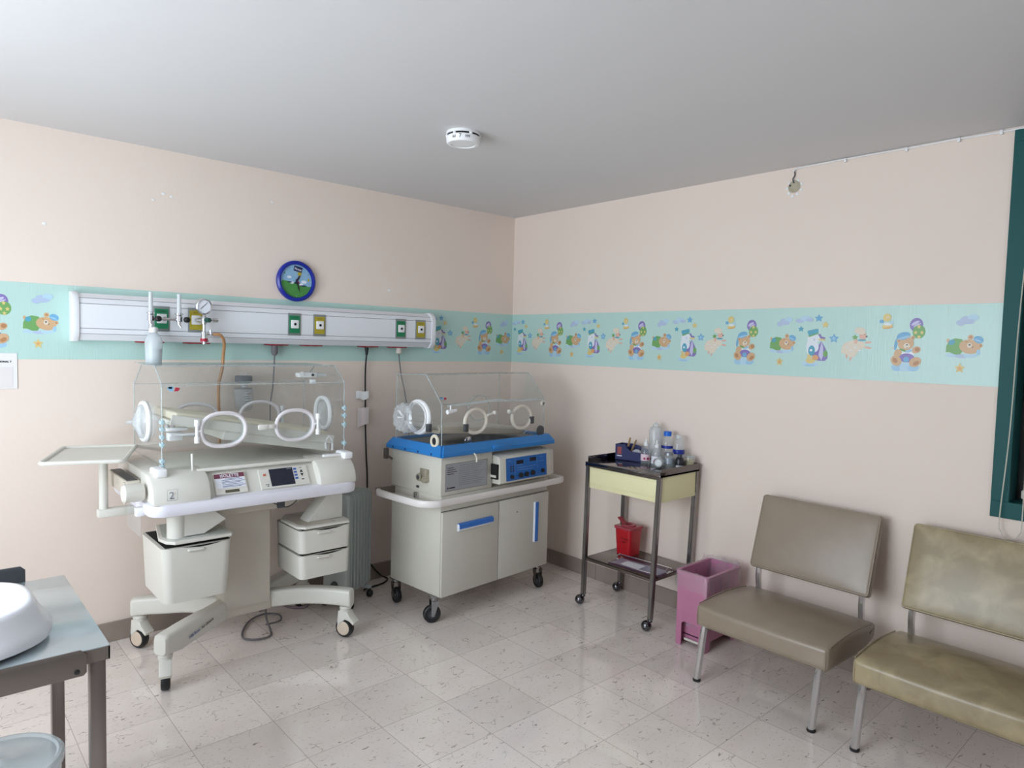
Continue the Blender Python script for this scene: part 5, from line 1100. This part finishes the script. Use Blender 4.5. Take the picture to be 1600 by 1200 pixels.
# navy caddy with two wooden sticks
frame((-0.125, -1.308, ZT_), math.radians(10))
t = thing('supply_caddy', 'navy blue cardboard supply caddy on the trolley top', 'caddy', (0, 0, 0))
bm = bmn(); prism(bm, [(0.09, 0), (0.09, 0.098), (0.02, 0.098), (0.012, 0.080), (-0.02, 0.060), (-0.10, 0.058), (-0.10, 0)], 'x', -0.045, -0.041); prism(bm, [(0.09, 0), (0.09, 0.098), (0.0, 0.098), (-0.10, 0.070), (-0.10, 0)], 'x', 0.041, 0.045)
box(bm, -.045, .045, .086, .09, 0, .098); box(bm, -.045, .045, -.10, -.096, 0, .058); box(bm, -.045, .045, -.10, .09, 0, .004); box(bm, -.045, .045, .012, .015, 0, .085); obj('box_body', bm, NAVY, t)
bm = bmn(); prism(bm, [(0.075, 0.035), (0.075, 0.082), (0.045, 0.082), (0.045, 0.035)], 'x', -0.0458, -0.0451); box(bm, -.0458, -.0451, .042, .078, .022, .028, mi=1); obj('front_print', bm, [M('dull_red_print', (150, 70, 70), 0.5), PAPER], t)
noframe()
g = 'wooden tongue sticks in the navy caddy'
for dy, a in ((0.0, 12), (-0.022, 24)):
    frame((-0.125, -1.268+dy, ZT_+.01), 0); FR[0] = FR[0] @ Matrix.Rotation(math.radians(a), 4, 'X')
    bm = bmn(); prism(bm, rr(-.0095, .0095, 0.0, .135, .009, 4), 'y', -.001, .001); o = obj('tongue_depressor', bm, WOOD); tag(o, 'flat pale wooden stick standing in the navy caddy', 'wooden stick', g)
noframe()
bm = bmn(); lathe(bm, [(0.016, -0.008), (0.034, -0.008), (0.034, 0.008), (0.016, 0.008), (0.016, -0.008)], (-0.128, -1.355, ZT_+.039), (1, 0.2, 0), 26)
tag(obj('tape_roll', bm, M('white_grey_tape', (176, 178, 184), 0.5)), 'roll of whitish tape lying in the navy caddy', 'tape roll')
def bottle(name, label, x, y, prof, mat, capprof=None, capm=None, lab=None, labm=None, cat='bottle', group=None, extra=None):
    t = thing(name, label, cat, (x, y, ZT_), 0, group)
    bm = bmn(); lathe(bm, prof, (x, y, ZT_), (0, 0, 1), 26); b = obj('bottle_body', bm, mat, t)
    if capprof: bm = bmn(); lathe(bm, capprof, (x, y, ZT_), (0, 0, 1), 20); obj('cap', bm, capm, t)
    if lab:
        r, z0, z1, a0, a1 = lab; bm = bmn(); d = math.atan2(-3.986-y, -3.566-x); n = 14; A = []; B_ = []
        for i in range(n+1):
            a = d+math.radians(a0+(a1-a0)*i/n); A.append(bm.verts.new((x+r*math.cos(a), y+r*math.sin(a), ZT_+z0))); B_.append(bm.verts.new((x+r*math.cos(a), y+r*math.sin(a), ZT_+z1)))
        for i in range(n): bm.faces.new([A[i], A[i+1], B_[i+1], B_[i]])
        lb = obj('label', bm, labm, t)
        if extra: extra(t, x, y, r, d, lb)
    return t
def pinkdots(t, x, y, r, d, lb):
    bm = bmn()
    for a, z, s in ((-14, .036, .0075), (24, .036, .0085), (62, .034, .007)):
        q = d+math.radians(a); o = Vector((x+(r+.0006)*math.cos(q), y+(r+.0006)*math.sin(q), ZT_+z)); u = Vector((-math.sin(q), math.cos(q), 0))
        bm.faces.new([bm.verts.new(o+u*s*math.cos(2*PI*i/10)+Vector((0, 0, s*math.sin(2*PI*i/10)))) for i in range(10)])
    obj('label_dots', bm, M('crimson_dot_print', (176, 48, 92), 0.5), lb)
PINKL = M('pale_pink_label', (232, 208, 218), 0.5)
sp = [(0, 0), (0.029, 0), (0.031, 0.004), (0.031, 0.078), (0.026, 0.100), (0.014, 0.112), (0.011, 0.118), (0, 0.118)]
sc_ = [(0, 0.112), (0.0135, 0.112), (0.0135, 0.128), (0.008, 0.132), (0.006, 0.140), (0.004, 0.158), (0, 0.158)]
bottle('dropper_bottle', 'left clear dropper bottle with pink label beside the navy caddy', -0.165, -1.452, sp, GLASS, sc_, WHITE, (.0316, .022, .062, -75, 80), PINKL, extra=pinkdots)
bottle('dropper_bottle', 'right clear dropper bottle with white and pink label in front of the tall milky bottle', -0.175, -1.540, sp, GLASS, sc_, WHITE, (.0316, .016, .062, -80, 60), PAPER, extra=pinkdots)
bottle('plastic_bottle', 'tall milky white bottle at the back of the trolley top', -0.085, -1.462, [(0, 0), (0.038, 0), (0.041, 0.006), (0.041, 0.205), (0.034, 0.222), (0.018, 0.228), (0, 0.228)], MILKY, [(0, 0.226), (0.019, 0.226), (0.019, 0.242), (0.012, 0.246), (0.007, 0.258), (0, 0.258)], MILKY)
bottle('plastic_bottle', 'clear bottle with bright blue screw cap at the back of the trolley', -0.088, -1.553, [(0, 0), (0.034, 0), (0.036, 0.005), (0.036, 0.135), (0.030, 0.160), (0.020, 0.176), (0.019, 0.184), (0, 0.184)], GLASS, [(0, 0.180), (0.0235, 0.180), (0.0235, 0.206), (0.020, 0.208), (0, 0.208)], M('bright_blue_cap', (16, 104, 208), 0.35), (.0366, .105, .122, -90, 90), M('royal_blue_label', (26, 48, 150), 0.4))
bottle('plastic_bottle', 'clear bottle with white cap and deep blue label right of the blue capped bottle', -0.082, -1.632, [(0, 0), (0.033, 0), (0.035, 0.005), (0.035, 0.140), (0.030, 0.160), (0.019, 0.172), (0, 0.172)], GLASS, [(0, 0.170), (0.021, 0.170), (0.021, 0.190), (0.019, 0.192), (0, 0.192)], MILKY, (.0356, .080, .108, -70, 90), M('royal_blue_label', (26, 48, 150), 0.4))
bottle('glass_bottle', 'small clear bottle with silvery label in front of the blue labelled bottle', -0.165, -1.622, [(0, 0), (0.028, 0), (0.030, 0.004), (0.030, 0.062), (0.022, 0.075), (0.021, 0.080), (0, 0.080)], GLASS, [(0, 0.078), (0.028, 0.078), (0.028, 0.092), (0, 0.093)], STEELB, (.0306, .028, .062, -70, 60), M('silver_label', (168, 176, 186), 0.35, metal=.3))
bottle('glass_bottle', 'small black labelled bottle at the right front of the trolley top', -0.150, -1.688, [(0, 0), (0.024, 0), (0.026, 0.004), (0.026, 0.056), (0.020, 0.068), (0.013, 0.074), (0, 0.074)], BLACKL, [(0, 0.072), (0.0145, 0.072), (0.0145, 0.088), (0, 0.089)], DGREY, (.0266, .010, .026, -50, 60), M('white_strip_label', (200, 200, 204), 0.5))
t = bottle('glass_jar', 'clear jar with yellowish contents at the right end of the trolley top', -0.075, -1.706, [(0, 0), (0.030, 0), (0.033, 0.004), (0.033, 0.070), (0.030, 0.078), (0.027, 0.078), (0.027, 0.004), (0, 0.004)], GLASS, cat='jar')
bm = bmn(); lathe(bm, [(0, .006), (.026, .006), (.026, .05), (.012, .056), (0, .054)], (-0.075, -1.706, ZT_), (0, 0, 1), 16); obj('yellow_swabs', bm, M('yellowish_cotton', (196, 178, 104), 0.8, bump=.5), t)
# glass jar lying on its side, cotton inside
t = thing('glass_jar', 'round glass jar with white cotton lying on its side in front', 'jar', (-0.235, -1.600, ZT_))
ax = Vector((-0.9, -0.35, 0.0)).normalized(); o_ = Vector((-0.190, -1.582, ZT_+.0335))
bm = bmn(); lathe(bm, [(0, 0), (0.026, 0), (0.033, 0.008), (0.033, 0.055), (0.027, 0.066), (0.024, 0.070), (0.022, 0.066), (0.029, 0.052), (0.029, 0.010), (0, 0.006)], o_, ax, 26); j = obj('jar_body', bm, GLASS, t)
bm = bmn(); lathe(bm, [(0, 0.010), (0.024, 0.012), (0.027, 0.03), (0.022, 0.055), (0.01, 0.062), (0, 0.060)], o_, ax, 18); obj('cotton', bm, WASH, j)

# lower shelf: red sharps box and clip chart
t = thing('sharps_container', 'red sharps container with pink lid on the trolley lower shelf', 'sharps container', (-0.175, -1.335, 0.3062))
bm = bmn(); zb, zt = 0.3065, 0.475; bot = rr(-.205, -.095, -1.385, -1.275, .018); top = rr(-.215, -.085, -1.392, -1.266, .02)
A = [bm.verts.new((*p, zt)) for p in top]; B_ = [bm.verts.new((*p, zb)) for p in bot]; m = len(A)
for i in range(m): bm.faces.new([B_[i], B_[(i+1) % m], A[(i+1) % m], A[i]])
bm.faces.new(A); bm.faces.new(B_[::-1]); bd = obj('container_body', bm, RED, t)
bm = bmn()
for i in range(7):
    for j in range(2): box(bm, -.2125, -.2112, -1.372+.013*i, -1.365+.013*i, .385+.022*j-.003*i*0, .398+.022*j)
bm.free()
bm = bmn(); text(bm, 'PELIGRO', (-0.2128, -1.318, 0.408), (0, -1, 0), (-0.05, 0, 1), 0.016, 0, 0.0012); text(bm, 'RPBI', (-0.2118, -1.330, 0.386), (0, -1, 0), (-0.05, 0, 1), 0.016, 0, 0.0012); obj('warning_print', bm, M('dark_red_print', (92, 10, 20), 0.5), bd)
bm = bmn(); prism(bm, rr(-.222, -.078, -1.400, -1.258, .024), 'z', .470, .486, 0, .003); lathe(bm, [(.024, 0), (.046, 0), (.046, .010), (.024, .010), (.024, 0)], (-.15, -1.33, .486), (0, 0, 1), 24); ld = obj('lid', bm, REDT, t)
bm = bmn(); prism(bm, [(-1.300, .495), (-1.255, .528), (-1.252, .524), (-1.298, .490)], 'x', -.17, -.13); obj('lid_flap', bm, REDT, ld)
bm = bmn(); lathe(bm, [(0, 0), (.022, 0)], (-.15, -1.33, .4875), (0, 0, 1), 16); obj('drop_hole', bm, M('dark_red_hole', (84, 10, 20), 0.7), ld)
frame((-0.338, -1.545, 0.3065), math.radians(-90+4))
t = thing('clip_chart', 'metal clip chart with purple edge lying on the trolley lower shelf', 'clip chart', (0, 0, 0))
bm = bmn(); box(bm, -.17, .19, -.055, .135, 0, .004, .001); obj('back_plate', bm, M('deep_plum_plastic', (78, 40, 66), 0.4), t)
bm = bmn(); box(bm, -.155, .17, -.045, .075, .0045, .006); box(bm, -.10, .03, -.03, .05, .0061, .0068, mi=1); obj('paper_sheet', bm, [M('lilac_grey_paper', (146, 144, 166), 0.35), PAPER], t)
bm = bmn(); tube(bm, [(-.17, .06, .034), (.20, .06, .034)], .0028, 6); tube(bm, [(-.17, -.05, .010), (.17, -.05, .010)], .0028, 6)
for x in (-.165, .185):
    tube(bm, curve([(x, .06, .034), (x, .075, .020), (x, .085, .006)], 4), .003, 6); tube(bm, curve([(x, .05, .006), (x-.01, .045, .022), (x, .06, .034)], 4), .003, 6); box(bm, x-.008, x+.008, .03, .09, .004, .009, .002)
obj('wire_clip', bm, CHROME, t)
noframe()

# ------------------------------------------------------------------ pink pedal bin with clear liner
BX0, BX1, BY0, BY1, BZ = -0.435, -0.115, -2.080, -1.898, 0.405
t = thing('pedal_bin', 'pink plastic waste bin with clear bag liner between the trolley and the chair', 'waste bin', (-0.275, -1.99, 0))
bm = bmn()
def wallp(pts, axis, a0, a1): prism(bm, pts, axis, a0, a1, 0, 0.003)
def notch(a, b, z, na, nb, nz):
    out = [(a, 0), (na, 0)]; out += [(na+.018*(1-math.cos(q)), nz-.018+.018*math.sin(q)) for q in [PI/2*i/4 for i in range(5)]]
    out += [(nb-.018*(1-math.cos(q)), nz-.018+.018*math.sin(q)) for q in [PI/2*(4-i)/4 for i in range(5)]]
    return out+[(nb, 0), (b, 0), (b, z), (a, z)]
wallp(notch(BY0, BY1, BZ, BY0+.042, BY1-.034, .135), 'x', BX0, BX0+.006); wallp(notch(BX0+.006, BX1, BZ, BX0+.055, BX1-.05, .055), 'y', BY0, BY0+.006)
wallp([(BX0+.006, 0), (BX1, 0), (BX1, BZ), (BX0+.006, BZ)], 'y', BY1-.006, BY1); wallp([(BY0+.006, 0), (BY1-.006, 0), (BY1-.006, BZ), (BY0+.006, BZ)], 'x', BX1-.006, BX1)
box(bm, BX0+.045, BX1-.006, BY0+.006, BY1-.006, .05, .056, 0); box(bm, BX0+.045, BX0+.050, BY0+.006, BY1-.006, .02, .16, 0)
box(bm, BX0+.006, BX0+.05, BY0+.006, BY1-.006, .155, .160, 0)
obj('bin_body', bm, PINK, t)
bm = bmn(); o = rr(BX0-.010, BX1+.010, BY0-.010, BY1+.010, .02); i_ = rr(BX0+.008, BX1-.008, BY0+.008, BY1-.008, .012)
def ringz(bm, o, i_, z0, z1, mi=0):
    n = len(o); a = [bm.verts.new((*p, z0)) for p in o]; b = [bm.verts.new((*p, z1)) for p in o]; c = [bm.verts.new((*p, z1)) for p in i_]; d = [bm.verts.new((*p, z0)) for p in i_]
    for k in range(n):
        j = (k+1) % n
        for f in ([a[k], a[j], b[j], b[k]], [b[k], b[j], c[j], c[k]], [c[k], c[j], d[j], d[k]], [d[k], d[j], a[j], a[k]]): bm.faces.new(f).material_index = mi
ringz(bm, o, i_, BZ-.012, BZ+.008); obj('bin_rim', bm, PINK, t)
bm = bmn(); tube(bm, [(BX0+.02, BY0+.05, .035), (BX0+.02, BY1-.045, .035)], .007, 8); obj('pedal', bm, OFFW, t)
bm = bmn(); P = rr(BX0-.013, BX1+.013, BY0-.013, BY1+.013, .022, 12); n = len(P); cxy = Vector(((BX0+BX1)/2, (BY0+BY1)/2, 0)); rows = []
P2 = []
for i in range(n):      # resample evenly
    P2.append(P[i]); q = P[(i+1) % n]; d = math.dist(P[i], q); k = int(d/.012)
    P2 += [(P[i][0]+(q[0]-P[i][0])*s/(k+1), P[i][1]+(q[1]-P[i][1])*s/(k+1)) for s in range(1, k+1)]
for z, sx in ((BZ-.085, 1.0), (BZ-.055, 1.01), (BZ-.02, 1.0), (BZ+.010, 1.0), (BZ+.014, .97), (BZ+.010, .90), (BZ-.03, .87), (BZ-.10, .85), (BZ-.22, .80), (BZ-.30, .70)):
    row = []
    for k, p in enumerate(P2):
        v = Vector((p[0], p[1], 0))-cxy; nn = mnoise.noise(Vector((p[0]*38, p[1]*38, z*26))); n2 = mnoise.noise(Vector((p[0]*60, p[1]*60, 7)))
        amp = .008 if sx > .95 else .022
        v = v*sx+v.normalized()*(amp*nn if sx < .95 else abs(amp*nn)); zz = z+(.010*n2 if z > BZ else .022*n2 if z < BZ-.08 and sx >= 1 else .004*nn)
        if p[0] > BX1-.06 and .85 < sx < .99: zz += .022*abs(n2)+.01
        row.append(bm.verts.new((cxy.x+v.x, cxy.y+v.y, zz)))
    rows.append(row)
for a, b in zip(rows, rows[1:]):
    m = len(a)
    for i in range(m): bm.faces.new([a[i], a[(i+1) % m], b[(i+1) % m], b[i]])
obj('bag_liner', bm, FILM, t, smooth=25)

# ------------------------------------------------------------------ armless waiting chairs
def chair(label, mat, y0):
    t = thing('waiting_chair', label, 'chair', (-0.40, y0-.32, 0), 0)
    yc = y0-.32
    def seatfn(o):
        f = (o.x+.26)/.52           # 0 front .. 1 back
        o.z += -.016*f*f + (.014*math.sin(PI*min(1, max(0, f))) if o.z > 0 else 0)
        if o.z < 0: o.z += .028*max(0, (abs(o.x+.02)/.26))**3*(1 if o.x > 0 else .2)
        return o
    bm = bmn(); rbox(bm, (-0.420, yc, 0.306), (0.262, 0.322, 0.054), 0.020, (0.006, 0.006, 0.022), None, 0, 8, seatfn); st = obj('seat', bm, mat, t)
    bm = bmn()
    for s in (-1, 1):
        pts = [(x, yc+s*.3185, 0.306+.0530-.016*((x+.682)/.52)**2+.014*math.sin(PI*(x+.682)/.52)) for x in [-.66+.05*i for i in range(10)]]
        tube(bm, curve(pts, 3), .0032, 6); tube(bm, curve([(-.679, yc+s*.310, .352), (-.683, yc+s*.312, .31), (-.680, yc+s*.310, .262)], 4), .0020, 6)
    obj('seat_piping', bm, mat, st)
    ang = math.atan2(.125, .385); Tb = Matrix.Rotation(ang, 3, 'Y')
    bc = Vector((-.135, yc, .648))
    bm = bmn(); rbox(bm, bc, (.024, .302, .196), .016, (.012, 0, 0), Tb, 0, 8); bk = obj('backrest', bm, mat, t)
    bm = bmn(); q = [bc+Tb @ Vector((-.021, a, b)) for a, b in rr(-.297, .297, -.190, .190, .012, 3)]; tube(bm, q, .0024, 6, closed=True); obj('back_piping', bm, mat, bk)
    for s in (-1, 1):
        bm = bmn(); pts = curve([(-.175, yc+s*.262, .285), (-.178, yc+s*.262, .36), (-.185, yc+s*.262, .44), (-.150, yc+s*.262, .56)], 5)
        tube(bm, pts, .0175, 8, flat=.85, up=(0, 1, 0)); obj('back_post', bm, ALU, t)
        bm = bmn(); yl = yc+s*.281
        pts = curve([(-.712, yl, .010), (-.690, yl, .12), (-.668, yl, .235), (-.655, yl, .262)], 4); tube(bm, pts, .0190, 8, flat=.85, up=(0, 1, 0)); lg = obj('leg', bm, ALU, t)
        bm = bmn(); lathe(bm, [(0, 0), (.018, 0), (.0195, .005), (.018, .012), (0, .012)], (-.713, yl, 0), (0, 0, 1), 14); obj('rubber_foot', bm, BLACK, lg)
        bm = bmn(); pts = curve([(-.175, yl, .262), (-.150, yl, .20), (-.10, yl, .10), (-.065, yl, .010)], 4); tube(bm, pts, .0190, 8, flat=.85, up=(0, 1, 0)); lg = obj('leg', bm, ALU, t)
        bm = bmn(); lathe(bm, [(0, 0), (.018, 0), (.0195, .005), (.018, .012), (0, .012)], (-.064, yl, 0), (0, 0, 1), 14); obj('rubber_foot', bm, BLACK, lg)
    bm = bmn(); [box(bm, -.655, -.17, yc+s*.27-.012, yc+s*.27+.012, .238, .258, .003) for s in (-1, 1)]; box(bm, -.64, -.615, yc-.27, yc+.27, .240, .256, .003); box(bm, -.21, -.185, yc-.27, yc+.27, .240, .256, .003); obj('seat_frame', bm, STEELD, t)
    for o in [t]: o['group'] = 'armless vinyl waiting chairs'
    return t
chair('plain taupe vinyl armless chair with metal legs beside the pink bin', VIN1, -2.175)
chair('mottled olive vinyl armless chair under the dark teal window', VIN2, -2.915)

# ------------------------------------------------------------------ side table with baby scale, bucket below
t = thing('side_table', 'grey steel table with pale top and raised guards at the left edge', 'table', (-3.72, -1.52, 0))
AX0, AX1, AY0, AY1, AZ = -4.28, -3.155, -1.885, -1.165, 0.752
bm = bmn(); box(bm, AX0, AX1, AY0, AY1, AZ-.003, AZ, 0.001); obj('table_top', bm, M('pale_blue_grey_top', (196, 208, 212), 0.16, metal=.35, var=.03, scale=3, coat=.4), t)
bm = bmn()
for a in ((AX0, AX1, AY0, AY0+.004), (AX0, AX1, AY1-.004, AY1), (AX0, AX0+.004, AY0, AY1), (AX1-.004, AX1, AY0, AY1)): box(bm, *a, AZ-.040, AZ-.0032)
obj('apron', bm, STEELD, t)
for x in (AX1-.028, AX0+.028):
    for y in (AY0+.024, AY1-.024):
        bm = bmn(); box(bm, x-.019, x+.019, y-.019, y+.019, 0.0, AZ-.006, .003); obj('leg', bm, M('brown_grey_steel_tube', (122, 112, 108), 0.3, metal=.7, var=.06), t)
for y, x1, z0, z1 in ((AY0-.006, -3.212, AZ-.066, AZ+.006), (AY1+.004, -3.268, AZ-.03, AZ+.055)):
    bm = bmn(); P = [(AX0+.05, z0), (x1-.008, z0), (x1, z0+.008), (x1, z1-.014), (x1-.014, z1), (AX0+.05, z1)]; prism(bm, P, 'y', y-.0025, y+.0025, 0, .001); g_ = obj('guard_rail', bm, STEELD if y < -1.5 else DGREY, t)
    if y < -1.5: bm = bmn(); lathe(bm, [(0, 0), (.007, 0), (.006, .003), (0, .004)], (-3.235, y-.0025, AZ-.052), (0, -1, 0), 14); obj('guard_bolt', bm, BLACK, g_)
# baby scale
t = thing('baby_scale', 'white plastic baby scale with smooth curved tray on the left table', 'baby scale', (-3.60, -1.62, AZ))
def so(cx_, cy_, a, b, z, p=2.6, n=56): return [(cx_+a*math.copysign(abs(math.cos(q))**(2/p), math.cos(q)), cy_+b*math.copysign(abs(math.sin(q))**(2/p), math.sin(q)), z) for q in [2*PI*i/n for i in range(n)]]
bm = bmn(); S = [(.30, .215, .764), (.337, .235, .770), (.340, .237, .790), (.325, .230, .806), (.310, .222, .832), (.300, .215, .856), (.293, .210, .866), (.280, .200, .869), (.265, .188, .862), (.230, .165, .838), (.15, .11, .822), (.05, .04, .818)]
rows = [[bm.verts.new(p) for p in so(-3.600, -1.655+.0, a, b, z)] for a, b, z in S]
for a, b in zip(rows, rows[1:]):
    for i in range(len(a)): bm.faces.new([a[i], a[(i+1) % len(a)], b[(i+1) % len(a)], b[i]])
bm.faces.new(rows[-1]); bm.faces.new(rows[0][::-1]); sc1 = obj('weighing_tray', bm, M('glossy_white_plastic', (236, 238, 244), 0.22, var=.01, coat=.3), t, smooth=60)
bm = bmn(); rows = [[bm.verts.new(p) for p in so(-3.600, -1.655, a, b, z)] for a, b, z in ((.29, .20, .7545), (.312, .216, .7545), (.312, .216, .768))]
for a, b in zip(rows, rows[1:]):
    for i in range(len(a)): bm.faces.new([a[i], a[(i+1) % len(a)], b[(i+1) % len(a)], b[i]])
bm.faces.new(rows[0][::-1]); bm.faces.new(rows[-1]); obj('scale_base', bm, DGREY, t)
# translucent bucket on the floor
t = thing('storage_bucket', 'round translucent plastic bucket with lid on the floor below the left table', 'bucket', (-3.385, -1.665, 0))
bm = bmn(); lathe(bm, [(0, 0), (.125, 0), (.13, .006), (.145, .385), (.142, .385), (.127, .010), (0, .010)], (-3.385, -1.665, 0), (0, 0, 1), 48); obj('bucket_body', bm, BINPL, t)
bm = bmn(); lathe(bm, [(.146, .372), (.151, .374), (.152, .394), (.146, .400), (.138, .400), (.132, .394), (.03, .394), (.02, .400), (0, .401)], (-3.385, -1.665, 0), (0, 0, 1), 48); obj('lid', bm, clear('pale_lid_plastic', tint=(236, 242, 245), haze=0.42, rough=.12), t)
